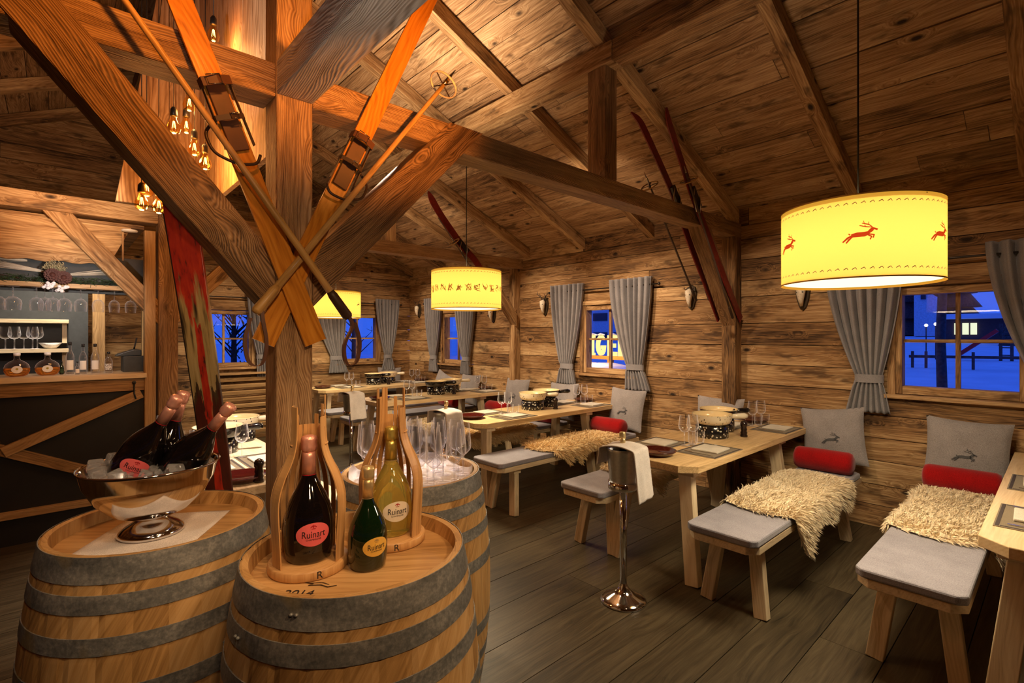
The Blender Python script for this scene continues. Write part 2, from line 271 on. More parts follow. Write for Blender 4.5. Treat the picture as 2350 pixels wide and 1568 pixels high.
# ---------------------------------------------------------------- mesh builder
class MB:
    def __init__(s): s.V = []; s.F = []; s.G = []; s.T = []; s.M = []; s.S = []; s.mi = 0
    def add(s, vs, fs, gr=None, tint=.5, smooth=False):
        b = len(s.V); s.V += [tuple(v) for v in vs]; s.F += [tuple(b+i for i in f) for f in fs]
        s.G += [tuple(g) for g in (gr or vs)]
        s.T += list(tint) if isinstance(tint, (list, tuple)) else [tint]*len(vs)
        s.M += [s.mi]*len(fs); s.S += [smooth]*len(fs); return s
    def box(s, c, sz, ax=0, rot=None, tint=None, ch=None):
        hx, hy, hz = sz[0]/2, sz[1]/2, sz[2]/2; c = Vector(c)
        off = Vector((R.random()*40, R.random()*40, R.random()*40)); vs = []; gr = []
        for x in (-hx, hx):
            for y in (-hy, hy):
                for z in (-hz, hz):
                    p = Vector((x, y, z)); l = (x, y, z)
                    g = {0: (l[0], l[1], l[2]), 1: (l[1], l[0], l[2]), 2: (l[2], l[0], l[1])}[ax]
                    gr.append(Vector(g)+off); vs.append(c+((rot @ p) if rot else p))
        fs = [(0, 1, 3, 2), (4, 6, 7, 5), (0, 4, 5, 1), (2, 3, 7, 6), (0, 2, 6, 4), (1, 5, 7, 3)]
        return s.add(vs, fs, gr, R.random() if tint is None else tint)
    def bar(s, p0, p1, w, h, up=(0, 0, 1), tint=None, w1=None, h1=None):
        p0 = Vector(p0); p1 = Vector(p1); d = p1-p0; L = d.length; X = d.normalized(); U = Vector(up)
        Y = U.cross(X)
        if Y.length < 1e-4: Y = Vector((1, 0, 0)).cross(X)
        Y.normalize(); Z = X.cross(Y); off = Vector((R.random()*40, R.random()*40, R.random()*40)); vs = []; gr = []
        for k, (P, a, b) in enumerate(((p0, w, h), (p1, w1 or w, h1 or h))):
            for y in (-.5, .5):
                for z in (-.5, .5):
                    vs.append(P+Y*y*a+Z*z*b); gr.append(Vector((k*L, y*a, z*b))+off)
        fs = [(0, 1, 3, 2), (4, 6, 7, 5), (0, 4, 5, 1), (2, 3, 7, 6), (0, 2, 6, 4), (1, 5, 7, 3)]
        return s.add(vs, fs, gr, R.random() if tint is None else tint)
    def prism(s, pts, O, U, W, th, ax=0, tint=None, off=None):
        O, U, W = Vector(O), Vector(U), Vector(W); Nn = U.cross(W).normalized()
        off = Vector((R.random()*40, R.random()*40, R.random()*40)) if off is None else Vector(off); vs = []; gr = []; n = len(pts)
        for k in (0, 1):
            for (a, b) in pts:
                vs.append(O+U*a+W*b+Nn*th*k); g = (a, b, k*th) if ax == 0 else (b, a, k*th); gr.append(Vector(g)+off)
        fs = [tuple(range(n))[::-1], tuple(range(n, 2*n))] + [(i, (i+1) % n, n+(i+1) % n, n+i) for i in range(n)]
        return s.add(vs, fs, gr, R.random() if tint is None else tint)
    def lathe(s, prof, c=(0, 0, 0), seg=32, M=None, smooth=True, tint=None):
        c = Vector(c); vs = []; gr = []; n = len(prof)
        for i, (r, z) in enumerate(prof):
            for k in range(seg):
                a = 2*PI*k/seg; p = Vector((r*math.cos(a), r*math.sin(a), z))
                vs.append(c+((M @ p) if M else p)); gr.append(Vector((z, r*a, r)))
        fs = [(i*seg+k, i*seg+(k+1) % seg, (i+1)*seg+(k+1) % seg, (i+1)*seg+k) for i in range(n-1) for k in range(seg)]
        if prof[0][0] > 1e-6: fs.append(tuple(range(seg))[::-1])
        if prof[-1][0] > 1e-6: fs.append(tuple(range((n-1)*seg, n*seg)))
        return s.add(vs, fs, gr, .5 if tint is None else tint, smooth)
    def shell(s, prof, c=(0, 0, 0), seg=28, M=None):     # open lathe (no caps)
        c = Vector(c); vs = []; n = len(prof)
        for (r, z) in prof:
            for k in range(seg):
                a = 2*PI*k/seg; p = Vector((r*math.cos(a), r*math.sin(a), z)); vs.append(c+((M @ p) if M else p))
        fs = [(i*seg+k, i*seg+(k+1) % seg, (i+1)*seg+(k+1) % seg, (i+1)*seg+k) for i in range(n-1) for k in range(seg)]
        return s.add(vs, fs, None, .5, True)
    def tube(s, pts, r, seg=8, smooth=True, closed=False):
        pts = [Vector(p) for p in pts]; n = len(pts); vs = []; gr = []; L = 0; prev = None
        for i, p in enumerate(pts):
            if closed: t = (pts[(i+1) % n]-pts[i-1])
            else: t = pts[min(i+1, n-1)]-pts[max(i-1, 0)]
            t.normalize()
            a = prev if prev is not None else (Vector((0, 0, 1)) if abs(t.z) < .9 else Vector((1, 0, 0)))
            a = (a-t*a.dot(t)); a.normalize(); prev = a; b = t.cross(a)
            rr = r[i] if isinstance(r, (list, tuple)) else r
            if i: L += (p-pts[i-1]).length
            for k in range(seg):
                an = 2*PI*k/seg; vs.append(p+a*math.cos(an)*rr+b*math.sin(an)*rr); gr.append((L, rr*math.cos(an), rr*math.sin(an)))
        m = n if closed else n-1
        fs = [(i*seg+k, i*seg+(k+1) % seg, ((i+1) % n)*seg+(k+1) % seg, ((i+1) % n)*seg+k) for i in range(m) for k in range(seg)]
        if not closed: fs += [tuple(range(seg))[::-1], tuple(range((n-1)*seg, n*seg))]
        return s.add(vs, fs, gr, .5, smooth)
    def sheet(s, fn, nu, nv, smooth=True, wrap=False):
        vs = []; gr = []
        for j in range(nv+1):
            for i in range(nu+1):
                p = fn(i/nu, j/nv); vs.append(p); gr.append(p)
        q = nu+1
        fs = [(j*q+i, j*q+i+1, (j+1)*q+i+1, (j+1)*q+i) for j in range(nv) for i in range(nu)]
        return s.add(vs, fs, gr, .5, smooth)
    def build(s, name, mats, parent=None, loc=None, bevel=0, auto=False):
        if not isinstance(mats, (list, tuple)): mats = [mats]
        if parent is not None: org = ORG[parent.name]
        elif loc is not None: org = Vector(loc)
        else:
            xs = [v[0] for v in s.V]; ys = [v[1] for v in s.V]; zs = [v[2] for v in s.V]
            org = Vector(((min(xs)+max(xs))/2, (min(ys)+max(ys))/2, min(zs)))
        me = bpy.data.meshes.new(name)
        me.from_pydata([(v[0]-org.x, v[1]-org.y, v[2]-org.z) for v in s.V], [], s.F); me.update()
        at = me.attributes.new('gr', 'FLOAT_VECTOR', 'POINT'); at.data.foreach_set('vector', [x for g in s.G for x in g])
        at = me.attributes.new('tint', 'FLOAT', 'POINT'); at.data.foreach_set('value', s.T)
        me.polygons.foreach_set('material_index', s.M); me.polygons.foreach_set('use_smooth', s.S)
        for m in mats: me.materials.append(m)
        o = bpy.data.objects.new(name, me); COL.objects.link(o)
        if parent is not None: o.parent = parent
        else: o.location = org
        ORG[o.name] = org
        if bevel:
            b = o.modifiers.new('bevel', 'BEVEL'); b.width = bevel; b.segments = 2; b.limit_method = 'ANGLE'; b.angle_limit = math.radians(40)
        return o
ORG = {}
def tag(o, label, cat, group=None, kind=None):
    if label: o['label'] = label
    if cat: o['category'] = cat
    if group: o['group'] = group
    if kind: o['kind'] = kind
    return o
def struct(o): o['kind'] = 'structure'; return o
def thing(name, label, cat, loc=(0, 0, 0), group=None):
    o = bpy.data.objects.new(name, None); COL.objects.link(o); o.location = loc; o.empty_display_size = .1
    ORG[o.name] = Vector(loc); return tag(o, label, cat, group)
def dup(src, loc=None, rz=None, label=None, group=None, scale=None):
    def cp(o, par):
        c = o.copy(); COL.objects.link(c)
        if par is not None: c.parent = par
        for ch in o.children: cp(ch, c)
        return c
    c = cp(src, None)
    if loc is not None: c.location = loc
    if rz is not None: c.rotation_euler = (c.rotation_euler[0], c.rotation_euler[1], rz)
    if scale: c.scale = (scale,)*3
    if label: c['label'] = label
    if group: c['group'] = group
    return c
def place(src, used, loc, rz=0, label=None, group=None):
    if src.name not in used:
        used.add(src.name); src.location = loc; src.rotation_euler = (0, 0, rz)
        if label: src['label'] = label
        if group: src['group'] = group
        return src
    return dup(src, loc, rz, label, group)
USED = set()

# leaping stag drawn as strokes in a unit square, facing +u
STAG = [([(-.27, 0), (-.1, .02), (.1, .02), (.24, .06)], .12), ([(.2, .06), (.3, .15), (.35, .22)], .09), ([(.33, .21), (.47, .15)], .065),
        ([(-.26, 0), (-.38, -.07), (-.52, -.2)], .05), ([(-.23, -.03), (-.33, -.12), (-.42, -.24)], .045),
        ([(.22, .02), (.37, -.02), (.34, -.12)], .045), ([(.18, 0), (.3, -.07), (.26, -.17)], .04), ([(-.3, .03), (-.35, .08)], .04),
        ([(.33, .24), (.22, .34), (.03, .4)], .028), ([(.3, .24), (.14, .27), (-.04, .33)], .028), ([(.22, .33), (.22, .43)], .02),
        ([(.1, .38), (.07, .48)], .02), ([(.14, .27), (.1, .34)], .02)]
def ribbons(mb, strokes, fn):
    for pts, w in strokes:
        vs = []
        for i, (x, y) in enumerate(pts):
            a = pts[max(0, i-1)]; b = pts[min(len(pts)-1, i+1)]; dx, dy = b[0]-a[0], b[1]-a[1]; l = math.hypot(dx, dy)
            ww = w*(.5 if 0 < i < len(pts)-1 else .36); nx, ny = -dy/l*ww, dx/l*ww
            vs += [fn(x+nx, y+ny), fn(x-nx, y-ny)]
        mb.add(vs, [(2*i, 2*i+1, 2*i+3, 2*i+2) for i in range(len(pts)-1)])
def text_mesh(txt, size, fn, mb, extrude=0, squash=1):
    c = bpy.data.curves.new('t', 'FONT'); c.body = txt; c.size = size; c.align_x = 'CENTER'; c.align_y = 'CENTER'; c.extrude = extrude
    o = bpy.data.objects.new('t', c); COL.objects.link(o)
    me = bpy.data.meshes.new_from_object(o.evaluated_get(bpy.context.evaluated_depsgraph_get()))
    mb.add([fn(v.co.x*squash, v.co.y, v.co.z) for v in me.vertices], [tuple(p.vertices) for p in me.polygons])
    bpy.data.objects.remove(o); bpy.data.curves.remove(c); bpy.data.meshes.remove(me)
# ================================================================ the room
XW, YG, XL, YB, XR = 4.8, 8.07, -3.4, -2.4, .705
def zr(x): return 2.57+.43*(XW-x) if x >= XR else 2.57+.43*(x-(2*XR-XW))
SL = math.atan(.43)
# floor: long dark planks running across the room
mb = MB(); y = YB
while y < YG+.1:
    wd = .235+R.random()*.03; x = XL
    while x < XW+.1:
        l = 2.4+R.random()*2.6; mb.box((x+l/2, y+wd/2, -.02+R.random()*.001), (l-.003, wd-.004, .04), 0); x += l
    y += wd
mb.box(((XL+XW)/2, (YB+YG)/2, -.06), (XW-XL+.4, YG-YB+.4, .04), 0, tint=0)
struct(mb.build('floor', FLOOR, loc=(0, 0, 0)))
ROWS = [-.05, .17, .33, .52, .70, .88, 1.06, 1.24, 1.42, 1.62, 1.87, 2.02, 2.22, 2.41, 2.54, 2.76]
def board_rows(mb, axis, fixed, a0, a1, openings, sgn, rows, seed):
    rr = random.Random(seed)
    for z0, z1 in zip(rows[:-1], rows[1:]):
        segs = [(a0, a1)]
        for (o0, o1, b0, b1) in openings:
            if b0 < z1-.01 and b1 > z0+.01:
                segs = [q for s0, s1 in segs for q in ((s0, min(s1, o0)), (max(s0, o1), s1)) if q[1]-q[0] > .01]
        for s0, s1 in segs:
            p = s0
            while p < s1-.01:
                l = 1.3+rr.random()*2.4; q = min(p+l, s1)
                if s1-q < .5: q = s1
                dep = rr.random()*.008; c = fixed+sgn*(.03-dep)
                cz = (z0+z1)/2; mid = (p+q)/2; L = q-p-.002; H = z1-z0-.006
                if axis == 'y': mb.box((c, mid, cz), (.06, L, H), 1, tint=rr.random())
                else: mb.box((mid, c, cz), (L, .06, H), 0, tint=rr.random())
                p = q
WIN_R = [3.61, .525, 6.62]; WIN_G = [3.81, 1.79]; HW, ZB, ZT = .36, 1.06, 1.87
mb = MB(); board_rows(mb, 'y', XW, YB, YG+.1, [(c-HW, c+HW, ZB, ZT) for c in WIN_R], 1, ROWS, 3)
for s0, s1 in ((YB, .165), (.885, 3.25), (3.97, 6.26), (6.98, YG+.1)): mb.box((XW+.1, (s0+s1)/2, 1.35), (.06, s1-s0, 2.8), 1, tint=0)
mb.box((XW+.1, YG/2, .48), (.06, YG+4, 1.06), 1, tint=0); mb.box((XW+.1, YG/2, 2.34), (.06, YG+4, .9), 1, tint=0)
struct(mb.build('wall_right', OLD, loc=(XW, 0, 0)))
mb = MB(); rows = ROWS[:-1]+[2.75, 2.95, 3.15, 3.33, 3.52, 3.7, 3.9, 4.1, 4.3, 4.5]
board_rows(mb, 'x', YG, XL, XW, [(c-HW, c+HW, ZB, ZT) for c in WIN_G], 1, rows, 5)
for s0, s1 in ((XL, 1.43), (2.15, 3.45), (4.17, XW)): mb.box(((s0+s1)/2, YG+.1, 2.3), (s1-s0, .06, 4.6), 0, tint=0)
mb.box((XR, YG+.1, .48), (8.2, .06, 1.06), 0, tint=0); mb.box((XR, YG+.1, 3.3), (8.2, .06, 2.8), 0, tint=0)
struct(mb.build('wall_far', OLD, loc=(XR, YG, 0)))
mb = MB(); board_rows(mb, 'y', XL, YB, YG, [], -1, ROWS, 8); struct(mb.build('wall_left', OLD, loc=(XL, 0, 0)))
mb = MB(); board_rows(mb, 'x', YB, XL, XW, [], -1, rows, 9); struct(mb.build('wall_back', OLD, loc=(XR, YB, 0)))
mb = MB(); board_rows(mb, 'y', XW-.001, YB, YG, [], -1, [0, .11], 11)
for v in range(len(mb.V)): x_, y_, z_ = mb.V[v]; mb.V[v] = (XW-.02 if x_ < XW-.03 else XW-.001, y_, z_)
struct(mb.build('baseboard_right', OLD, loc=(XW, 0, 0)))
# ceiling boards on both slopes
mb = MB(); LEN = (XW+.25-XR)/math.cos(SL); rr = random.Random(21)
for side in (1, -1):
    s = 0
    while s < LEN:
        wd = .15+rr.random()*.05; y = YB-rr.random()*2
        while y < YG+.1:
            l = 2.2+rr.random()*2.4; a = y; b = min(y+l, YG+.15); sm = s+wd/2
            x = XR+side*sm*math.cos(SL); z = 4.33+.122-sm*math.sin(SL)+.02
            nrm = Vector((side*math.sin(SL), 0, math.cos(SL)))
            if b > YB: mb.bar((x, max(a, YB-.1), z+rr.random()*.006), (x, b-.003, z+rr.random()*.006), wd-.006, .03, nrm, tint=rr.random())
            y += l
        s += wd
    c = XR+side*LEN/2*math.cos(SL); z = 4.33+.122-LEN/2*math.sin(SL)+.06
    mb.bar((c, YB-.1, z), (c, YG+.2, z), LEN+.1, .03, Vector((side*math.sin(SL), 0, math.cos(SL))), tint=0)
struct(mb.build('ceiling', ROOF, loc=(XR, 0, 4.3)))
# windows
nwin = [0]
def window(c, axis):
    nwin[0] += 1
    loc = (XW, c, ZB) if axis == 'y' else (c, YG, ZB)
    e = bpy.data.objects.new('window_%d' % nwin[0], None); COL.objects.link(e); e.location = loc; struct(e); ORG[e.name] = Vector(loc)
    def B(mb, a, z, da, dz, depth, off, ax):     # a along wall, off into the wall
        if axis == 'y': mb.box((XW+off, c+a, z), (depth, da, dz), {'a': 1, 'z': 2}[ax])
        else: mb.box((c+a, YG+off, z), (da, depth, dz), {'a': 0, 'z': 2}[ax])
    zc = (ZB+ZT)/2; H = ZT-ZB
    f = MB()
    for s_ in (-1, 1): B(f, s_*(HW-.022), zc, .045, H, .11, .04, 'z')
    B(f, 0, ZT-.028, 2*HW-.088, .055, .1, .042, 'a'); B(f, 0, ZB+.03, 2*HW-.088, .06, .1, .042, 'a')
    for s_ in (-1, 1): B(f, s_*(HW+.02), zc, .05, H+.06, .03, -.015, 'z')
    B(f, 0, ZT+.03, 2*HW+.09, .05, .03, -.015, 'a')
    f.build('frame', OLD, e, bevel=.003)
    m = MB(); B(m, 0, zc, .028, H-.1, .035, .055, 'z'); B(m, 0, 1.465, 2*HW-.09, .024, .03, .055, 'a'); m.build('muntin', OLD, e)
    s_ = MB(); B(s_, 0, ZB-.02, 2*HW+.16, .03, .09, -.03, 'a'); s_.build('sill', OLD, e, bevel=.004)
    g = MB(); B(g, 0, zc, 2*HW-.08, H-.1, .006, .06, 'a'); g.build('pane', PANE, e)
for c in WIN_R: window(c, 'y')
for c in WIN_G: window(c, 'x')

# ---------------------------------------------------------------- timber frame (each timber lifts off)
def timber(name, label, p0, p1, wd, h, up=(0, 0, 1), mat=BEAM, cat='beam', group=None, bev=.006):
    mb = MB(); mb.bar(p0, p1, wd, h, up); o = mb.build(name, mat, bevel=bev); return tag(o, label, cat, group)
Z0 = 2.495
CX, CY1, CY2 = .705, 2.125, 5.125
timber('wooden_post', 'thick square wooden post in the foreground where the old skis cross', (CX, CY1, 0), (CX, CY1, 4.3), .14, .14, (0, 1, 0), cat='post')
timber('wooden_post', 'square wooden post behind the worn red ski, next to the bar', (CX, CY2, 0), (CX, CY2, 2.555), .14, .14, (0, 1, 0), cat='post')
timber('wall_post', 'square post on the window wall carrying the nearer tie beam', (XW-.065, CY1, 0), (XW-.065, CY1, 2.43), .14, .13, (0, 1, 0), OLD, 'post')
timber('wall_post', 'square post on the window wall behind the second drum lamp', (XW-.05, CY2+.03, 0), (XW-.05, CY2+.03, 2.43), .14, .1, (0, 1, 0), OLD, 'post')
timber('tie_beam', 'nearer long tie beam running right from the central post to the wall', (CX+.07, CY1+.01, Z0), (XW, CY1+.01, Z0), .15, .13)
timber('tie_beam', 'tie beam crossing the upper left corner to the central post', (-3.4, CY1+.01, Z0), (CX-.07, CY1+.01, Z0), .15, .13)
timber('tie_beam', 'farther tie beam behind the second drum lamp', (CX+.07, CY2, Z0), (XW, CY2, Z0), .15, .13)
timber('tie_beam', 'tie beam above the bar canopy lit by the filament bulbs', (-3.4, CY2, Z0), (CX-.07, CY2, Z0), .15, .13, mat=OLD)
timber('grey_beam', 'grey ribbed beam running overhead from the central post towards the viewer', (CX, CY1-.071, Z0+.01), (CX, -2.3, Z0+.01), .14, .13, mat=GREYBEAM)
def brace(label, xa, za, xb, zb, yc, wd=.15, d=.13, mat=BEAM):
    mb = MB(); L = Vector((xb-xa, 0, zb-za)); n = Vector((0, 1, 0)); X = L.normalized(); Zc = X.cross(n)
    off = Vector((R.random()*40,)*3); vs = []; gr = []
    horiz = (1 if xb > xa else -1)
    # lower end cut vertical (against the post), upper end cut level
    for yy in (yc-d/2, yc+d/2):
        for sgn in (-1, 1):
            k = wd/2*sgn*(-1 if Zc.z < 0 else 1)
            base = Vector((xa, yy, za))+Zc*abs(wd/2)*sgn
            t0 = (xa-base.x)/X.x; t1 = (zb-base.z)/X.z
            for t in (t0, t1):
                p = base+X*t; vs.append(p); gr.append(Vector((t, (wd/2)*sgn, yy-yc))+off)
    fs = [(0, 1, 3, 2), (4, 6, 7, 5), (0, 4, 5, 1), (2, 3, 7, 6), (0, 2, 6, 4), (1, 5, 7, 3)]
    mb.add(vs, fs, gr, R.random()); o = mb.build('timber_brace', mat, bevel=.005); return tag(o, label, 'brace')
brace('wide brown brace rising left from the central post to the upper left corner', CX-.07, 1.69, -.11, 2.555, CY1-.006, .15)
brace('orange lit brace rising right from the central post to the tie beam', CX+.07, 1.73, 1.56, 2.565, CY1-.006, .155)
brace('brace rising left from the farther post above the bar', CX-.07, 1.70, -.09, 2.555, CY2-.01, .13, .11, OLD)
brace('short brace rising right from the farther post, left of the crossed skis', CX+.07, 1.70, 1.5, 2.5, CY2+.005, .12, .11, OLD)
brace('brace from the window wall up to the nearer tie beam, holding red skis', XW-.13, 1.70, 4.1, 2.44, CY1-.005, .13)
brace('brace at the wall post behind the second drum lamp', XW-.1, 1.72, 4.1, 2.44, CY2, .11, .11, OLD)
timber('queen_post', 'short upright post standing on the nearer tie beam', (2.775, CY1+.01, 2.56), (2.775, CY1+.01, 3.31), .13, .15, (0, 1, 0), cat='post')
timber('queen_post', 'short pale upright on the farther tie beam', (2.775, CY2, 2.56), (2.775, CY2, 3.31), .13, .14, (0, 1, 0), OLD, 'post')
timber('purlin_beam', 'long horizontal roof purlin, nearer piece up to the scarf joint', (2.77, -2.3, 3.38), (2.77, 2.0, 3.38), .135, .14, mat=OLD)
timber('purlin_beam', 'long horizontal roof purlin, farther piece beyond the scarf joint', (2.77, 2.003, 3.38), (2.77, YG, 3.38), .14, .14, mat=OLD)
timber('purlin_beam', 'roof purlin on the dark left slope above the bar', (-1.36, -2.3, 3.38), (-1.36, YG, 3.38), .14, .14, mat=OLD)
timber('ridge_beam', 'ridge beam at the top of the roof', (CX, -2.3, 4.25), (CX, YG, 4.25), .14, .16, mat=OLD)
WHERE = ['over the viewer', 'just right of the near drum lamp cable', 'passing behind the near drum lamp cable', 'meeting the nearer wall post', 'landing over the bay with the lit sign window',
         'landing left of the lit sign window', 'landing above the farther wall post', 'first beyond the farther wall post', 'above the small far window', 'against the far gable wall']
for i, y in enumerate((-.8, .17, 1.14, 2.12, 3.03, 3.99, 4.95, 5.95, 6.95, 7.97)):
    for side in (1, -1):
        x1 = XR+side*(XW-XR+.1); x0 = XR+side*.0
        z0_, z1_ = 4.33+.06, 4.33+.06-.43*(XW-XR+.1)
        lab = ('rafter on the window side roof slope, ' if side > 0 else 'rafter on the bar side roof slope, ')+WHERE[i]
        timber('roof_rafter', lab, (x0, y, z0_), (x1, y, z1_), .085, .115, (0, 0, 1), OLD, 'rafter', bev=.004)
# wall plate ledge on the gable
timber('ledge_board', 'narrow ledge board along the top of the far gable wall', (XR+.2, YG-.02, 2.55), (XW, YG-.02, 2.55), .04, .1, mat=OLD, cat='board')
# lit wooden hood board behind the bulbs
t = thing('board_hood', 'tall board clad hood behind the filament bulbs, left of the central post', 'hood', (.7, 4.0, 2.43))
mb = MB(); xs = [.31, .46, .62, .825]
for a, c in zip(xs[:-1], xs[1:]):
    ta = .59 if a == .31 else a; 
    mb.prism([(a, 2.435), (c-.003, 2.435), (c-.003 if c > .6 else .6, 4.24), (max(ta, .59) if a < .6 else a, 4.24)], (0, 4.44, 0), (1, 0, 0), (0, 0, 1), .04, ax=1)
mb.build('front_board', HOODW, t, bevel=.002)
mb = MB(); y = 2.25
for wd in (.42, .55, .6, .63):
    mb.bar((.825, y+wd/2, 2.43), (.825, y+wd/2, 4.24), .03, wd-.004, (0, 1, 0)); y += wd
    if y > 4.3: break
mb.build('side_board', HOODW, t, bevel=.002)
# ---------------------------------------------------------------- filament bulbs
def bulb(x, y, z, label, dark=False):
    t = thing('filament_bulb', label, 'light bulb', (x, y, z), 'bare filament bulbs on black cords')
    mb = MB(); mb.tube([(x, y, z+.095), (x, y, 4.17 if abs(x-XR) < .3 else zr(x)-.0)], .0025, 6); mb.build('cord', IRON, t)
    mb = MB(); mb.lathe([(.0, .1), (.008, .1), (.017, .085), (.019, .05), (.016, .045)], (x, y, z), 16); mb.build('socket', IRON, t)
    mb = MB(); mb.shell([(.014, .05), (.016, .03), (.03, .0), (.034, -.02), (.028, -.042), (.012, -.052), (0.001, -.053)], (x, y, z), 20); mb.build('glass_bulb', BULBGLASS, t)
    mb = MB()
    for k in range(3):
        a = k*2.1+.4; mb.tube([(x+.004*math.cos(a), y+.004*math.sin(a), z+.02), (x+.01*math.cos(a), y+.01*math.sin(a), z-.02)], .0013, 5)
    mb.build('filament', FILAMENT, t)
    L = light('bulb_light', 'POINT', (x, y, z-.06), 3.6, (1, .42, .12), size=.03)
for x, y, z, lab in ((.5, 3.4, 2.70, 'glowing filament bulb left of the bamboo pole shaft'), (.6, 3.4, 2.60, 'brightest filament bulb just above the left brace'),
                     (.575, 3.4, 2.85, 'filament bulb half hidden by the bamboo pole, upper'), (.585, 3.55, 2.77, 'small filament bulb just below the bamboo pole'), (.655, 3.4, 2.53, 'filament bulb cut by the brace edge beside the ski binding'),
                     (.352, 3.4, 2.24, 'lowest left filament bulb over the bar'), (.375, 3.4, 2.32, 'upper one of the three bulbs left of the brace'), (.43, 3.4, 2.235, 'filament bulb just above the red ski tip'),
                     (.697, 3.4, 3.3, 'highest filament bulb at the top of the picture')):
    bulb(x, y, z, lab)

# ---------------------------------------------------------------- drum lamps
def lamp(y, motif, label):
    x = 2.85; r, zb, zt = .325, 1.75, 2.11
    t = thing('drum_lamp', label, 'lamp', (x, y, zb), 'yellow drum lamps above the tables')
    mb = MB(); mb.shell([(r, zb), (r, zt)], (x, y, 0), 72); sh = mb.build('lamp_shade', SHADE, t)
    for z in (zb, zt-.006): mb = MB(); mb.shell([(r+.002, z), (r+.002, z+.006)], (x, y, 0), 72); mb.build('rim', SHADERIM, sh)
    mb = MB(); mb.lathe([(.0, zb+.012), (r-.006, zb+.012)], (x, y, 0), 72); mb.build('diffuser', DIFFUSER, t)
    mb = MB(); mb.shell([(.03, zt-.03), (r-.004, zt-.025)], (x, y, 0), 48); mb.build('uplight_blocker', PORC, t)  # unseen disc added to keep lamplight off the ceiling
    mb = MB(); mb.tube([(x, y, zt-.01), (x, y, zr(x)+.1)], .004, 8)
    for k in range(3): a = k*2*PI/3; mb.tube([(x, y, zt-.01), (x+r*math.cos(a), y+r*math.sin(a), zt-.01)], .003, 6)
    mb.build('cable', IRON, t)
    rr_ = r+.0025
    def W_(cen): return lambda u, v, cen=cen: (x+rr_*math.cos(cen+u/rr_), y+rr_*math.sin(cen+u/rr_), v)
    n = 66
    for zc in (zb+.04, zt-.04):
        st = MB()
        for k in range(n):
            f = W_(2*PI*k/n); ribbons(st, [([(-.008, zc-.004), (.004, zc+.004)], .004), ([(.004, zc+.004), (.009, zc-.005)], .003)], f)
        st.build('stitching', GREYSTITCH, t)
    cam_a = math.atan2(-y, -x)
    if motif:
        for k in range(6):
            f0 = W_(cam_a+.03+k*PI/3); sc = .125*motif
            em = MB(); ribbons(em, [(p_, w_*1.35) for p_, w_ in STAG], lambda u, v: f0(u*sc, (zb+zt)/2+.0+v*sc)); em.build('stag_motif', RUST if motif >= 1 else GREYSTITCH, t)
    else:
        em = MB(); rr2 = random.Random(4)
        for k in range(26):
            f0 = W_(2*PI*k/26)
            ribbons(em, [([(rr2.uniform(-.03, .03), (zb+zt)/2+rr2.uniform(-.035, .035)) for _ in range(3)], .006) for _ in range(6)], f0)
        em.build('band_motif', SHADERIM, t)
    light('lamp_light', 'POINT', (x, y, (zb+zt)/2), 15, (1, .66, .3), size=.05)
    light('lamp_down', 'AREA', (x, y, zb+.004), 26, (1, .8, .52), (x, y, 0), .56)
lamp(.67, 1, 'large near drum lamp printed with red leaping stags')
lamp(3.77, 0, 'middle drum lamp with a brown patterned band, in front of the far wall post')
lamp(6.72, .6, 'farthest drum lamp half hidden behind the crossed skis')

# ---------------------------------------------------------------- curtains
def curtain(axis, top, tie, bot, label, z_tie=1.15, seed=0, group=None):
    rr = random.Random(seed); NF = 7; ph = [rr.uniform(-.4, .4) for _ in range(30)]
    def prof(v):      # v 0 top .. 1 bottom
        z = 2.145-v*1.24
        if z > z_tie+.03:
            t = (2.145-z)/(2.145-z_tie-.03); s = t**1.7
            a = top[0]+(tie[0]-top[0])*s; b = top[1]+(tie[1]-top[1])*s
        elif z > z_tie-.03: a, b = tie
        else:
            t = min(1, (z_tie-.03-z)/(z_tie-.03-.905)); s = t**.8; a = tie[0]+(bot[0]-tie[0])*s; b = tie[1]+(bot[1]-tie[1])*s
        return z, a, b
    def fn(u, v, push=0):
        z, a, b = prof(v); p = a+(b-a)*u
        w_ = abs(b-a); amp = .026+.014*(1-v)
        d = .05+amp*(math.sin(u*NF*2*PI+ph[int(u*6)]+v*1.2)+.3*math.sin(u*NF*4*PI+2+v*3))+push
        if abs(z-z_tie) < .03: d = .055+.01*math.sin(u*NF*2*PI)+push
        return (XW-d-.02, p, z) if axis == 'y' else (p, YG-d-.02, z)
    loc = (XW-.06, (top[0]+top[1])/2, .905) if axis == 'y' else ((top[0]+top[1])/2, YG-.06, .905)
    t = thing('curtain', label, 'curtain', loc, group)
    mb = MB(); mb.sheet(fn, 110, 60); o = mb.build('fabric', CURT, t); sd = o.modifiers.new('s', 'SOLIDIFY'); sd.thickness = .004
    def band(u, v):
        a, b = tie; p = a+(b-a)*(.5-.5*math.cos(u*2*PI))*1.04; dd = .012+.095*(.5-.5*math.cos(u*2*PI)) if False else None
        c = (a+b)/2; hw = abs(b-a)/2+.006; ang = u*2*PI; z = z_tie-.032+.064*v
        q = c+hw*math.cos(ang); d = .064+.052*math.sin(ang)
        return (XW-d, q, z) if axis == 'y' else (q, YG-d, z)
    mb = MB(); mb.sheet(band, 40, 2); mb.build('tieback', CURT, t)
    return t
GC = 'grey curtains beside the windows'
curtain('y', (4.46, 3.93), (4.29, 4.10), (4.345, 4.04), 'grey curtain left of the window with the lit sign', 1.13, 1, GC)
curtain('y', (3.52, 2.98), (3.30, 3.09), (3.31, 2.99), 'grey curtain right of the window with the lit sign', 1.16, 2, GC)
curtain('y', (1.35, .82), (1.13, .95), (1.19, .90), 'grey curtain left of the big near window, below the drum lamp', 1.17, 3, GC)
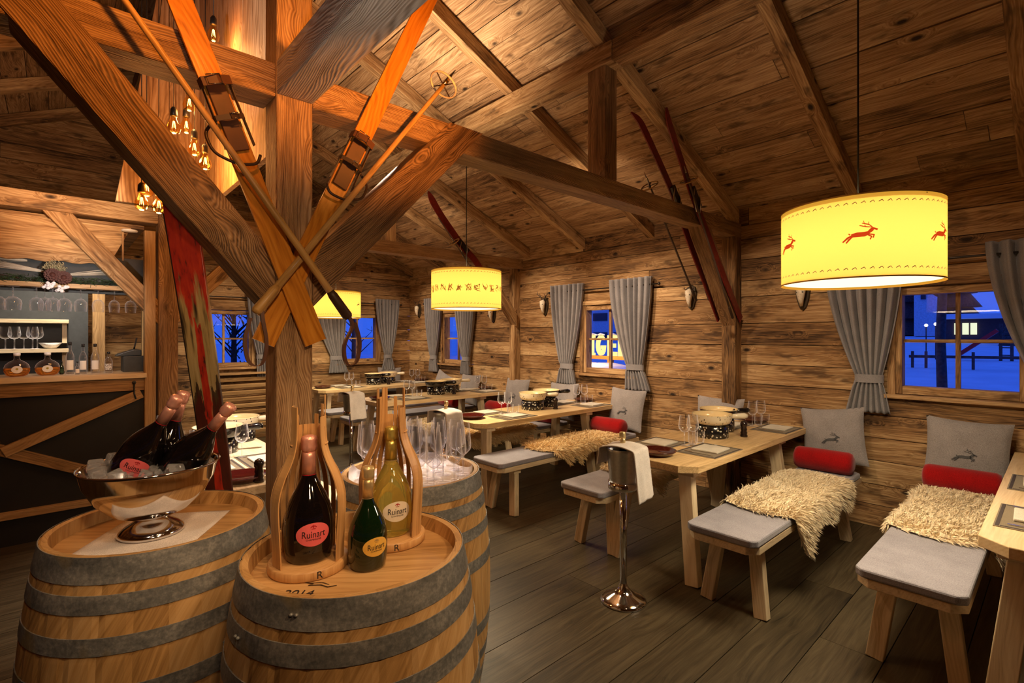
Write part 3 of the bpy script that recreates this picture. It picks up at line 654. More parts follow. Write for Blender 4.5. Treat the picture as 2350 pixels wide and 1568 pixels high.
curtain('y', (.37, -.2), (.13, -.06), (.16, -.1), 'grey curtain cut by the right edge of the picture', 1.17, 4, GC)
curtain('y', (7.44, 6.95), (7.26, 7.1), (7.29, 7.05), 'grey curtain left of the small far window, next to the corner', 1.15, 5, GC)
curtain('y', (6.55, 6.05), (6.36, 6.2), (6.4, 6.16), 'grey curtain right of the small far window, under the middle lamp', 1.15, 6, GC)
curtain('x', (3.02, 3.58), (3.3, 3.5), (3.27, 3.6), 'grey curtain behind the leather pole loop, below the far lamp', 1.15, 7, GC)
curtain('x', (4.09, 4.54), (4.26, 4.4), (4.2, 4.46), 'grey curtain right of the gable window near the far corner', 1.15, 8, GC)
curtain('x', (2.07, 2.5), (2.2, 2.4), (2.2, 2.44), 'grey curtain left of the foreground post, by the left gable window', 1.2, 9, GC)
def rod(axis, a0, a1, label):
    mb = MB(); P = (lambda p: (XW-.06, p, 2.06)) if axis == 'y' else (lambda p: (p, YG-.06, 2.06))
    mb.tube([P(a0), P(a1)], .008, 8)
    for a in (a0+.03, a1-.03):
        q = P(a); mb.tube([q, (XW, q[1], 2.06) if axis == 'y' else (q[0], YG, 2.06)], .006, 6)
    for a in (a0, a1): mb.lathe([(0, -.018), (.014, -.01), (.016, 0), (.014, .01), (0, .018)], P(a), 12)
    tag(mb.build('curtain_rod', DARKMET), label, 'curtain rod')
rod('y', 2.9, 4.5, 'dark curtain rod above the window with the lit sign'); rod('y', -.25, 1.4, 'dark curtain rod above the big near window')
rod('y', 5.98, 7.5, 'dark curtain rod above the small far window'); rod('x', 3.0, 4.6, 'dark curtain rod above the right gable window'); rod('x', 1.1, 2.5, 'dark curtain rod above the left gable window')

# ---------------------------------------------------------------- deer skulls
def skull(p, axis, ant, label):
    t = thing('deer_skull', label, 'wall trophy', p, 'deer skulls on the log walls')
    def T(a, b, c):      # a along wall, b up, c out of the wall
        return (p[0]-c, p[1]+a, p[2]+b) if axis == 'y' else (p[0]+a, p[1]-c, p[2]+b)
    mb = MB(); pts = [(0, -.14), (.03, -.11), (.05, -.04), (.06, .03), (.045, .1), (0, .12), (-.045, .1), (-.06, .03), (-.05, -.04), (-.03, -.11)]
    vs = [T(a, b, .001) for a, b in pts]+[T(a*.92, b*.95, .022) for a, b in pts]; n = len(pts)
    mb.add(vs, [tuple(range(n)), tuple(range(n, 2*n))]+[(i, (i+1) % n, n+(i+1) % n, n+i) for i in range(n)]); mb.build('plaque', PLAQUE, t)
    mb = MB(); path = [(0, .075, .04), (0, .05, .06), (0, .0, .065), (0, -.05, .06), (0, -.1, .045)]
    mb.tube([T(a, b, c) for a, b, c in path], [.014, .04, .034, .022, .012], 12); mb.build('skull', BONE, t)
    mb = MB()
    for s in (-1, 1): mb.tube([T(s*.018, .02, .083), T(s*.022, .012, .09)], [.009, .006], 8)
    mb.build('eye_socket', IRON, t)
    for s in (-1, 1):
        mb = MB(); k = ant
        mb.tube([T(s*.015, .07, .05), T(s*.04*k, .11*k, .055), T(s*.075*k, .13*k, .06), T(s*.085*k, .18*k, .07)], [.008, .007, .005, .002], 8)
        mb.tube([T(s*.04*k, .11*k, .055), T(s*.035*k, .15*k, .08)], [.005, .002], 6)
        mb.tube([T(s*.075*k, .13*k, .06), T(s*.1*k, .15*k, .075)], [.004, .0015], 6); mb.build('antler', HORN, t)
skull((XW, 7.72, 1.96), 'y', 1.1, 'small antlered skull near the far corner'); skull((XW, 5.68, 1.83), 'y', .9, 'skull half hidden under the middle lamp')
skull((XW, 4.62, 1.9), 'y', 1.1, 'antlered skull left of the lit sign window'); skull((XW, 2.56, 1.9), 'y', .6, 'skull with short horns between curtain and wall brace')
skull((XW, 1.53, 1.86), 'y', .8, 'skull partly hidden below the near drum lamp')

# ---------------------------------------------------------------- outside
mb = MB(); mb.sheet(lambda u, v: (4.95+u*40, -20+v*70, .55+.05*u*40), 20, 20); mb.build('s', SNOW)
o = COL.objects['s']; o.name = 'snow_field'; tag(o, 'blue twilight snow covering the ground outside the windows', 'snow', kind='stuff')
mb = MB(); mb.sheet(lambda u, v: (-14+u*18.9, 8.3+v*40, .55), 6, 6); tag(mb.build('snow_bank', SNOW), 'snow lying outside the gable windows', 'snow', kind='stuff')
mb = MB(); mb.sheet(lambda u, v: (6.2+u*1.7, 4.6+v*3.2, .72+.27*math.sin(min(1, u*1.4)*PI/2)*math.sin(v*PI)**.4+.01*math.sin(v*30+u*9)), 24, 40); tag(mb.build('snow_mound', SNOW), 'snow mound glowing below the lit letters', 'snow', kind='stuff')
t = thing('hotel_building', 'pale building with dark windows seen through the sign window', 'building', (20, 15, 1.3))
mb = MB(); mb.box((20.5, 14.5, 3.8), (1, 12, 5)); mb.build('wall', BLDG, t)
for k in range(7):
    for z in (2.45, 1.5):
        mb = MB(); mb.box((19.98, 10.5+k*1.25, z), (.06, .85, .38)); mb.build('window', DARKWIN, t)
t = thing('sign_letters', 'large bulb lit letters on a snowy board outside', 'sign', (8, 6.0, .7))
mb = MB(); mb.box((8.06, 6.0, 1.08), (.1, 1.7, .07)); mb.build('sign_board', SIGNBASE, t)
mb = MB(); mb.box((8.06, 6.0, .88), (.08, .1, .33)); mb.build('support', SIGNBASE, t)
GL = {'I': [[(0, 0), (.14, 0), (.14, .05), (.11, .05), (.11, .35), (.14, .35), (.14, .4), (0, .4), (0, .35), (.03, .35), (.03, .05), (0, .05)]], 'E': [[(0, 0), (.2, 0), (.2, .08), (.09, .08), (.09, .16), (.17, .16), (.17, .24), (.09, .24), (.09, .32), (.2, .32), (.2, .4), (0, .4)]],
      'L': [[(0, 0), (.2, 0), (.2, .09), (.09, .09), (.09, .4), (0, .4)]],
      'G': [[(.11+.11*math.cos(.7+i*.33), .2+.2*math.sin(.7+i*.33)) for i in range(16)]+[(.215, .2), (.12, .2), (.12, .13), (.15, .13)]+[(.11+.045*math.cos(a), .2+.11*math.sin(a)) for a in [5.2-i*.4 for i in range(11)]]]}
for ch, yy in (('I', 6.46), ('G', 6.27), ('E', 5.99), ('L', 5.74)):
    mb = MB()
    for poly in GL[ch]: mb.prism(poly, (8.0, yy, 1.12), (0, -1, 0), (0, 0, 1), .06)
    mb.build('letter', SIGNLIT, t)
    mb = MB(); mb.tube([(8.0, yy-.0, 1.53), (8.0, yy-.08, 1.545), (8.0, yy-.17, 1.53)], [.015, .025, .015], 8); mb.build('snow_cap', SNOW, t)
light('sign_glow', 'POINT', (7.1, 6.0, 1.15), 90, (1, .6, .2), size=.2)
t = thing('chalet', 'low building with a row of lit windows beyond the playground', 'building', (20.4, 1.8, 1.3))
mb = MB(); mb.box((20.5, 1.75, 1.65), (1, 1.5, .72)); mb.build('wall', plain('dark_timber', (.05, .03, .04), .8), t)
mb = MB(); mb.box((20.3, 1.75, 2.08), (1.6, 1.7, .14)); mb.build('snow_roof', SNOW, t)
for k in range(3): mb = MB(); mb.box((19.97, 1.82+k*.18, 1.72), (.04, .14, .34)); mb.build('window', LITWIN, t)
t = thing('hillside_house', 'pale house at the left of the near window view', 'building', (24, 3.4, 1.5))
mb = MB(); mb.box((24, 3.4, 3.9), (1, .75, 4.8)); mb.build('wall', BLDG, t)
mb = MB(); mb.box((23.47, 3.5, 3.2), (.06, .14, .7)); mb.build('window', DARKWIN, t)
def fir(x, y, z0, h, label):
    mb = MB()
    for k in range(7): f = k/7; mb.lathe([(h*.26*(1-f), z0+h*f), (.01, z0+h*(f+.28))], (x, y, 0), 9)
    tag(mb.build('fir_tree', TRUNK), label, 'tree')
fir(25, 4.4, 1.55, 4.5, 'dark fir left of the pale house outside the near window'); fir(25, 2.7, 1.55, 3.6, 'dark fir right of the pale house outside the near window'); fir(19, 1.0, 1.25, 1.0, 'dark bush right of the lit chalet')
mb = MB(); mb.tube([(9, 1.14, .75), (9.02, 1.16, 1.5), (9, 1.1, 3.2)], [.06, .055, .045], 10)
for k in range(6): mb.tube([(9, 1.1, 2.0+k*.2), (9, 1.1+.7*(-1)**k, 2.5+k*.25)], [.02, .006], 6)
tag(mb.build('bare_tree', TRUNK), 'bare dark tree trunk outside the near window', 'tree')
t = thing('playground_slide', 'red playground slide standing in the snow', 'slide', (14, 1.2, 1.0))
mb = MB(); mb.bar((14, 1.5, 1.12), (14, .92, 1.62), .2, .07, (0, 0, 1)); mb.build('chute', SLIDE, t)
for yy in (.88, .72): mb = MB(); mb.bar((14.05, yy, 1.0), (14.05, yy, 1.75), .05, .05, (0, 1, 0)); mb.build('ladder_post', TRUNK, t)
for k in range(4): mb = MB(); mb.bar((14.05, .88, 1.12+k*.15), (14.05, .72, 1.12+k*.15), .03, .02); mb.build('rung', TRUNK, t)
mb = MB(); mb.bar((12, 2.0, 1.12), (12, .2, 1.14), .06, .05)
for yy in (1.95, 1.75, 1.1, .4): mb.bar((12, yy, .91), (12, yy, 1.22), .04, .04, (0, 1, 0))
tag(mb.build('seesaw_beam', TRUNK), 'long low wooden playground beam in the snow', 'playground beam')
for yy, zz, nm in ((2.04, 1.737, 'left of the two round globe lamps outside the near window'), (1.88, 1.762, 'right of the two round globe lamps outside the near window')):
    t = thing('globe_lamp', nm, 'street lamp', (14, yy, 1.0)); mb = MB(); mb.tube([(14, yy, 1.0), (14, yy, zz-.03)], .012, 6); mb.build('pole', TRUNK, t)
    mb = MB(); mb.lathe([(0.001, -.035), (.024, -.025), (.035, 0), (.024, .025), (.001, .035)], (14, yy, zz), 12); mb.build('globe', LAMPLIT, t)
def bare(x, y, h, label, n, dens):
    rr = random.Random(n); mb = MB(); mb.tube([(x, y, .55), (x, y, h)], [.06, .02], 6)
    for k in range(dens):
        z = 1.0+(h-1.0)*k/dens; a = rr.uniform(0, 6.28); l = rr.uniform(.25, .6)
        q = (x+l*math.cos(a), y+.3*l*math.sin(a), z+l*.9); mb.tube([(x, y, z), q], [.015, .004], 4)
        for _ in range(3): mb.tube([q, (q[0]+rr.uniform(-.15, .15), q[1], q[2]+rr.uniform(.05, .25))], [.006, .002], 4)
    tag(mb.build('bare_tree', TRUNK), label, 'tree')
bare(4.9, 10.6, 3.2, 'bare tree outside the right gable window', 2, 20); bare(2.3, 9.7, 2.4, 'leafless bush outside the left gable window', 3, 34)
mb = MB(); rr = random.Random(8)
for k in range(160):
    a, b = rr.uniform(2.15, 2.75), rr.uniform(.55, 1.85); mb.tube([(a, 9.2, b), (a+rr.uniform(-.06, .06), 9.2+rr.uniform(-.05, .05), b+rr.uniform(.03, .09))], [.012, .004], 4)
tag(mb.build('evergreen_shrub', MOSS), 'dark evergreen shrub outside the left gable window', 'shrub')
# ================================================================ furniture
ZT_ = .73
def table_(x, y, label, L=2.0, Wd=.66, mat=TABLE):
    t = thing('dining_table', label, 'table', (x, y+Wd/2, 0), 'pale pine dining tables')
    c = .075; pts = [(c, 0), (L, 0), (L, Wd), (c, Wd), (0, Wd-c*1.2), (0, c*1.2)]
    mb = MB(); mb.prism([(x+a, y+b) for a, b in pts], (0, 0, ZT_-.045), (1, 0, 0), (0, 1, 0), .045); mb.build('tabletop', mat, t, bevel=.004)
    for xx, dx in ((.16, -.07), (L-.45, .05)):
        mb = MB(); mb.box((x+xx, y+Wd/2, ZT_-.045-.02), (.1, Wd-.1, .04), 1); mb.build('cleat', PINE, t, bevel=.003)
        for s in (-1, 1):
            mb = MB(); yb = y+Wd/2+s*(Wd/2-.045); yt = y+Wd/2+s*(Wd/2-.12)
            mb.bar((x+xx+dx*.8, yb, 0), (x+xx, yt, ZT_-.085), .085, .06, (1, 0, 0) if s > 0 else (1, 0, 0)); mb.build('leg', PINE, t, bevel=.004)
    return t
TB = {'T1': (2.74, 1.46), 'T2': (2.74, 3.42), 'T3': (2.76, 5.27), 'T4': (2.78, 7.08)}
TN = {'T1': 'the biggest table', 'T2': 'the second table', 'T3': 'the third table', 'T4': 'the farthest table', 'T0': 'the right edge table'}
table_(*TB['T1'], 'pine dining table between the near drum lamp and the steel wine cooler')
table_(*TB['T2'], 'second pine dining table, below the lit sign window')
table_(*TB['T3'], 'third pine dining table, just beyond the middle lamp')
table_(*TB['T4'], 'farthest pine dining table along the gable wall')
table_(2.58, -.53, 'pine table cut off by the right edge of the picture', 2.15, .76)
# bench prototype at origin, aisle end at x=0, centre line y=0
def bench_proto():
    t = thing('bench', '', 'bench', (0, 0, 0), 'pine benches at the dining tables')
    L, Wd, c = 1.95, .38, .05; pts = [(c, -Wd/2), (L, -Wd/2), (L, Wd/2), (c, Wd/2), (0, Wd/2-c), (0, -Wd/2+c)]
    mb = MB(); mb.prism(pts, (0, 0, .385), (1, 0, 0), (0, 1, 0), .04); mb.build('seat', PINE, t, bevel=.004)
    for xx, dx in ((.22, -.04), (L-.28, .04)):
        mb = MB(); mb.box((xx, 0, .365), (.08, Wd-.08, .04), 1); mb.build('cleat', PINE, t, bevel=.003)
        for s in (-1, 1):
            mb = MB(); mb.bar((xx+dx, s*.15, 0), (xx, s*.105, .345), .07, .05, (1, 0, 0)); mb.build('leg', PINE, t, bevel=.004)
    return t
BN = bench_proto()
def pad_proto():
    mb = MB(); L, Wd = 1.93, .385; c = .03
    prof = lambda g, z: [(g, -Wd/2+g), (L-g, -Wd/2+g), (L-g, Wd/2-g), (g, Wd/2-g)]
    mb.prism([(0, -Wd/2+c), (c, -Wd/2), (L-c, -Wd/2), (L, -Wd/2+c), (L, Wd/2-c), (L-c, Wd/2), (c, Wd/2), (0, Wd/2-c)], (0, 0, .426), (1, 0, 0), (0, 1, 0), .04)
    return mb.build('seat_pad', FELT, loc=(0, 0, .426), bevel=.009)
PD = pad_proto(); tag(PD, 'x', 'seat pad', 'grey felt pads on the benches')
BENCHES = [(2.66, .45, 'bench at the lower right corner of the picture', 'bench in the lower right corner'),
           (2.6, 1.235, 'bench on the near side of the biggest dining table', 'bench on the near side of the biggest table'),
           (2.66, 2.24, 'bench tucked behind the steel wine cooler', 'bench behind the near wine cooler'),
           (2.66, 3.25, 'bench in the middle, draped with the golden fleece', 'middle bench with the golden fleece'),
           (2.7, 4.25, 'bench on the far side of the second table', 'bench on the far side of the second table'),
           (2.72, 5.08, 'bench on the near side of the third table', 'bench on the near side of the third table'),
           (2.72, 6.12, 'bench on the far side of the third table', 'bench on the far side of the third table'),
           (2.74, 6.88, 'bench on the near side of the farthest table', 'bench on the near side of the farthest table')]
for x, y, lb, short in BENCHES:
    place(BN, USED, (x, y, 0), 0, 'pale pine '+lb)
    place(PD, USED, (x-.005, y, .426), 0, 'long grey felt pad on the '+short)

# ---------------------------------------------------------------- sheepskins
def fleece(x0, x1, yc, zt, label, lobes, seed, n=8000, mat=WOOL, hw=.19, base=.05):
    rr = random.Random(seed); Lx = x1-x0
    def hang(u, s):
        h = base
        for (cu, wd, am, sd) in lobes:
            if sd*s > 0: h += am*math.exp(-((u-cu)/wd)**2)
        return h+.012*math.sin(u*23+seed)
    def P(u, s):
        xx = x0+Lx*(u+(.5-u)*.18*s*s); t = s*(hw+hang(u, s)); at = abs(t)
        puff = .018*(1-(2*u-1)**8)
        if at <= hw: return Vector((xx, yc+t, zt+.012+puff*(1-.3*s*s)))
        k = at-hw; sg = 1 if s > 0 else -1; r = .03
        if k < r*1.57: a = k/r; return Vector((xx, yc+sg*(hw+r*math.sin(a)), zt+.012+puff*.7-r*(1-math.cos(a))))
        return Vector((xx, yc+sg*(hw+r+.004*math.sin(u*15)), zt+.012+puff*.7-r-(k-r*1.57)))
    mb = MB(); mb.sheet(lambda a, b: P(a, 2*b-1), 36, 30)
    clump = [(rr.random(), rr.random()*2-1, rr.uniform(-.5, .5), rr.uniform(-.5, .5), rr.random()) for _ in range(260)]
    for _ in range(n):
        ci = clump[rr.randrange(260)]
        if rr.random() < .6: u = min(1, max(0, rr.gauss(ci[0], .03))); s = min(1, max(-1, rr.gauss(ci[1], .07)))
        else: u, s = rr.random(), rr.random()*2-1
        p = P(u, s); e = .01; du = P(min(1, u+e), s)-P(max(0, u-e), s); ds = P(u, min(1, s+e))-P(u, max(-1, s-e))
        nn = du.cross(ds); nn.normalize()
        if nn.z < -.2 or (abs(nn.z) < .3 and (nn.y*s < 0)): nn = -nn
        d = nn*.5+Vector((ci[2]*.7, ci[3]*.7, 0))+Vector((rr.uniform(-.2, .2), rr.uniform(-.2, .2), rr.uniform(-.3, .05)))
        edge = .6*(abs(2*u-1)**6)*(1 if u > .5 else -1); d += Vector((edge, 0, -abs(edge)*.4))
        if abs(s) > .8: d += Vector((0, .1*s, -.5))
        d += Vector((.5, -.35, 0)); d.normalize(); l = rr.uniform(.03, .052); wv = Vector((rr.uniform(-1, 1), rr.uniform(-1, 1), rr.uniform(-.3, .3))); wv = wv.cross(d); wv.normalize(); wv *= .0028
        m_ = p+d*l*.55; tip = p+d*l+Vector((ci[2]*.01, ci[3]*.01, -.008)); tn = .5*ci[4]+.5*rr.random()
        b0 = p-nn*.004
        mb.add([b0-wv, b0+wv, m_+wv, m_-wv, tip], [(0, 1, 2, 3), (3, 2, 4)], [tuple(p)]*5, tn, True)
    o = mb.build('sheepskin', mat); return tag(o, label, 'sheepskin', 'sheepskins draped over the benches')
fleece(3.3, 4.45, .45, .466, 'sheepskin on the lower right bench below the red bolster', [(.1, .12, .05, -1), (.55, .3, .1, -1), (.8, .15, .08, 1)], 1, 15000, WOOL2)
fleece(3.03, 4.2, 1.235, .466, 'sheepskin with a long hanging flap on the bench of the biggest table', [(.11, .1, .22, -1), (.5, .3, .12, -1), (.9, .1, .12, -1)], 2, 15000, WOOL2)
fleece(3.1, 3.95, 2.24, .466, 'sheepskin partly hidden behind the wine cooler and under the biggest table', [(.2, .12, .12, -1), (.7, .15, .08, -1)], 3, 6000, WOOL2)
fleece(3.2, 4.35, 3.25, .466, 'golden sheepskin in the middle of the room', [(.16, .1, .1, -1), (.33, .06, .14, -1), (.7, .2, .06, -1)], 4, 11000)
fleece(3.0, 4.1, 4.25, .466, 'sheepskin seen below the second dining table', [(.2, .3, .1, -1), (.7, .2, .08, -1)], 5, 6000)
fleece(3.0, 4.1, 5.08, .466, 'sheepskin behind the right bentwood bottle cage, at the third table', [(.3, .3, .08, -1)], 6, 6000, WOOL2)

# ---------------------------------------------------------------- cushions and bolsters
def cushion_proto(w_=.46, h=.46):
    mb = MB(); n = 26; vs = []
    for side in (1, -1):
        def fn(u, v, side=side):
            a, b = 2*u-1, 2*v-1; th = .062*(max(0, 1-a*a)**.45)*(max(0, 1-b*b)**.45)
            return (a*w_/2*(1-.075*(1-b*b)), side*-th, h/2+b*h/2*(1-.075*(1-a*a)))
        mb.sheet(fn, n, n)
    o = mb.build('cushion', FELT2, loc=(0, 0, 0)); tag(o, 'x', 'cushion', 'grey stag cushions along the walls')
    em = MB(); ribbons(em, [([p for p in pts], w2*1.3) for pts, w2 in STAG], lambda a, b: (a*.13, -.064, h*.42+b*.13)); em.build('stag_emblem', GREYSTITCH, o)
    return o
CU = cushion_proto()
def put_cushion(x, y, z, rz, label, lean=-.24, roll=0):
    o = CU if CU.name not in USED else dup(CU)
    USED.add(CU.name); o.location = (x, y, z); o['label'] = label
    o.rotation_euler = (Matrix.Rotation(rz, 4, 'Z') @ Matrix.Rotation(lean, 4, 'X') @ Matrix.Rotation(roll, 4, 'Y')).to_euler(); return o
# front of the prototype looks along -y; on the window wall it must look along -x
RW = -PI/2
for y, z, lb, roll in ((.47, .47, 'grey stag cushion at the lower right, behind the red bolster', .03), (1.24, .47, 'large grey stag cushion leaning right of the biggest table', -.12), (2.22, .47, 'grey cushion behind the cream pots, at the nearer wall post', .0),
                       (3.27, .47, 'grey stag cushion below the right curtain of the sign window', .03), (4.2, .47, 'grey cushion below the left curtain of the sign window', -.02), (5.05, .47, 'grey cushion in front of the farther wall post', .0),
                       (6.1, .47, 'grey cushion right of the small far window', .0), (6.9, .47, 'grey cushion below the small far window', .3)):
    put_cushion(4.62, y, z, RW, lb, -.2, roll)
put_cushion(4.35, 7.97, .5, 0, 'grey cushion against the gable wall next to the far corner', -.12, .05)
def bolster_proto():
    mb = MB(); r, L = .083, .4; prof = [(0.001, -L/2), (r*.5, -L/2), (r*.88, -L/2+.012), (r, -L/2+.035), (r*1.01, 0), (r, L/2-.035), (r*.88, L/2-.012), (r*.5, L/2), (.001, L/2)]
    mb.lathe(prof, (0, 0, r), 32, Matrix.Rotation(PI/2, 3, 'X')); o = mb.build('bolster', RED, loc=(0, 0, 0)); return tag(o, 'x', 'bolster', 'red bolsters on the benches')
BO = bolster_proto()
for x, y, lb in ((4.4, .46, 'red bolster in front of the lower right cushion'), (4.36, 1.25, 'red bolster in front of the large cushion right of the biggest table'), (4.36, 3.27, 'red bolster below the cushion right of the second table'),
                 (4.36, 4.22, 'red bolster seen under the second table'), (4.36, 5.08, 'red bolster left of the white fondue pot on the second table'), (4.3, 6.12, 'red bolster beyond the third table')):
    place(BO, USED, (x, y, .468), .03, lb)

# ---------------------------------------------------------------- table ware prototypes
def PL(name, fn, cat, group, loc=(0, 0, 0)):
    o = fn(); tag(o, 'x', cat, group); return o
def glass_proto(name, prof, h, foot, label, cat, group, stem=True):
    t = thing(name, label, cat, (0, 0, 0), group)
    mb = MB(); mb.shell(prof, (0, 0, 0), 24); mb.build('bowl', GLASS, t)
    if stem:
        z0 = prof[0][1]
        mb = MB(); mb.lathe([(.004, .004), (.0032, z0*.5), (.004, z0+.002)], (0, 0, 0), 10); mb.build('stem', GLASS, t)
        mb = MB(); mb.lathe([(foot, 0), (foot, .0015), (.006, .005), (.003, .006)], (0, 0, 0), 24); mb.build('foot', GLASS, t)
    return t
WG = glass_proto('wine_glass', [(.002, .095), (.02, .1), (.036, .118), (.04, .14), (.037, .17), (.031, .215)], .215, .034, 'x', 'wine glass', 'wine glasses on the dining tables')
FG = glass_proto('champagne_glass', [(.002, .085), (.014, .09), (.031, .108), (.0345, .128), (.032, .16), (.0265, .228)], .23, .032, 'thin stemmed champagne glass standing on the white cloth of the rear barrel', 'champagne glass', 'champagne glasses on the rear barrel')
WT = glass_proto('water_glass', [(.001, .003), (.028, .003), (.031, .02), (.033, .05), (.034, .085)], .085, .03, 'x', 'tumbler', 'water tumblers on the dining tables', False)
mb = MB(); mb.prism([(-.2, -.14), (.2, -.14), (.2, .14), (-.2, .14)], (0, 0, 0), (1, 0, 0), (0, 1, 0), .003)
PM = mb.build('placemat', MATM, loc=(0, 0, 0)); tag(PM, 'x', 'placemat', 'placemats on the dining tables')
mb = MB(); mb.prism([(-.18, -.12), (.18, -.12), (.18, .12), (-.18, .12)], (0, 0, 0), (1, 0, 0), (0, 1, 0), .0005)
bd = MB()
for a, b, c_, d in ((-.19, -.135, .38, .012), (-.19, .123, .38, .012)): bd.prism([(a, b), (a+c_, b), (a+c_, b+d), (a, b+d)], (0, 0, .003), (1, 0, 0), (0, 1, 0), .0008)
for s_ in (-.19, .178): bd.prism([(s_, -.12), (s_+.012, -.12), (s_+.012, .12), (s_, .12)], (0, 0, .003), (1, 0, 0), (0, 1, 0), .0008)
bd.build('border', STITCH, PM)
def napkin():
    mb = MB(); mb.prism([(-.1, -.09), (.1, -.09), (.1, .09), (-.1, .09)], (0, 0, 0), (1, 0, 0), (0, 1, 0), .012); return mb.build('napkin', NAPM, loc=(0, 0, 0), bevel=.004)
NP = napkin(); tag(NP, 'x', 'napkin', 'folded napkins on the placemats')
def cutlery(kind):
    mb = MB(); mb.bar((-.1, 0, .003), (.02, 0, .004), .006, .003, w1=.007); 
    if kind == 'fork':
        mb.bar((.02, 0, .004), (.045, 0, .005), .007, .002, w1=.02)
        for k in (-1, 0, 1): mb.bar((.045, k*.008, .005), (.095, k*.008, .006), .004, .002)
    else: mb.bar((.02, 0, .004), (.11, 0, .004), .016, .002, w1=.008)
    o = mb.build('table_'+kind, SILVER, loc=(0, 0, 0)); return tag(o, 'x', kind, 'cutlery on the placemats')
FK = cutlery('fork'); KN = cutlery('knife')
def plate():
    mb = MB(); mb.lathe([(.001, .003), (.085, .003), (.09, 0), (.095, .008), (.12, .026), (.124, .033), (.119, .033), (.094, .016), (.001, .013)], (0, 0, 0), 36); return mb.build('sharing_plate', PLATE, loc=(0, 0, 0))
DP = plate(); tag(DP, 'x', 'plate', 'oxblood glazed plates on the tables')
def pot(name, body, inside, handle, hmat, label):
    t = thing(name, label, 'fondue pot', (0, 0, 0), 'fondue pots on the tables'); r = .145
    mb = MB(); mb.shell([(.001, .0), (r*.7, .0), (r*.88, .012), (r*.97, .035), (r, .075)], (0, 0, 0), 40); mb.build('pot_body', body, t)
    mb = MB(); mb.shell([(r, .075), (r*1.02, .08), (r*.97, .08), (r*.94, .05), (r*.8, .016), (.001, .01)], (0, 0, 0), 40); mb.build('enamel_inside', inside, t)
    mb = MB(); mb.tube([(r*.93, 0, .055), (r+.05, 0, .058), (r+.1, 0, .06), (r+.125, 0, .06)], [.018, .02, .024, .014], 12); mb.build('handle', hmat, t)
    return t
PW = pot('fondue_pot', WHITEFIG, CREAM, True, ENAMEL, 'x'); PB = pot('fondue_pot', BLACKEN, CREAM, True, BLACKEN, 'x')
def burner():
    t = thing('fondue_burner', 'x', 'fondue burner', (0, 0, 0), 'fondue burners on the tables')
    mb = MB(); mb.lathe([(.001, 0), (.118, 0), (.12, .004), (.12, .085), (.112, .092), (.05, .092), (.05, .09), (.001, .09)], (0, 0, 0), 40); mb.build('burner_body', BLACKFIG, t)
    for k in range(3):
        a = k*2.094+.4; mb = MB(); mb.bar((.04*math.cos(a), .04*math.sin(a), .094), (.115*math.cos(a), .115*math.sin(a), .094), .008, .008); mb.build('pot_rest', IRON, t)
    return t
BU = burner()
mb = MB(); mb.lathe([(.001, 0), (.026, 0), (.027, .01), (.022, .02), (.025, .032), (.02, .045), (.023, .058), (.019, .072), (.024, .085), (.026, .1), (.02, .115), (.008, .122), (.001, .124)], (0, 0, 0), 24)
ML = mb.build('pepper_mill', plain('dark_turned_wood', (.018, .008, .005), .25, coat=.4), loc=(0, 0, 0)); tag(ML, 'x', 'pepper mill', 'dark pepper mills on the tables')
RV, FV = Vector((.7401, -.6725, 0)), Vector((.6725, .7401, 0))
def setting(x, y, seat, tn, side, z=ZT_):
    """side -1: seat at the near long edge, +1: far long edge"""
    S = '%s of %s' % (seat, tn)
    place(PM, USED, (x, y, z), 0, 'taupe placemat at the '+S)
    place(NP, USED, (x+.02, y-side*0, z+.0035), .03, 'folded cream napkin on the placemat at the '+S)
    place(FK, USED, (x-.15, y, z+.0035), PI/2*(-side) , 'steel fork on the placemat at the '+S)
    place(KN, USED, (x+.165, y, z+.0035), PI/2*(-side), 'steel knife on the placemat at the '+S)
    place(WG, USED, (x+.08, y-side*.16, z), 0, 'stemmed wine glass next to the '+S)
    place(WT, USED, (x+.19, y-side*.165, z), 0, 'low water tumbler next to the '+S)
for k, (tx, ty) in TB.items():
    tn = TN[k]
    setting(tx+.52, ty+.155, 'near aisle seat', tn, -1); setting(tx+1.7, ty+.155, 'near wall seat', tn, -1)
    setting(tx+.46, ty+.505, 'far aisle seat', tn, 1); setting(tx+1.6, ty+.505, 'far wall seat', tn, 1)
    place(DP, USED, (tx+.16, ty+.33, ZT_), 0, 'round oxblood plate at the aisle end of '+tn)
    place(DP, USED, (tx+1.9, ty+.42, ZT_), 0, 'round oxblood plate at the wall end of '+tn)
    a = 2.25
    bx, by = tx+1.0, ty+.37
    ex, ey = tx+1.3, ty+.46
    place(BU, USED, (bx, by, ZT_), 0, 'black burner with white figures under the cream pot on '+tn)
    place(BU, USED, (ex, ey, ZT_), .5, 'black burner under the black pot on '+tn)
    swap = k in ('T3', 'T4')
    place(PB if swap else PW, USED, (bx, by, ZT_+.098), -.75, ('black' if swap else 'cream')+' fondue pot nearer the aisle on '+tn)
    place(PW if swap else PB, USED, (ex, ey, ZT_+.098), -.6, ('cream' if swap else 'black')+' fondue pot nearer the wall on '+tn)
    place(ML, USED, (tx+1.17, ty+.2, ZT_), 0, 'dark pepper mill beside the pots on '+tn)
setting(3.02, .06, 'aisle seat', TN['T0'], 1); setting(3.75, .06, 'middle seat', TN['T0'], 1)

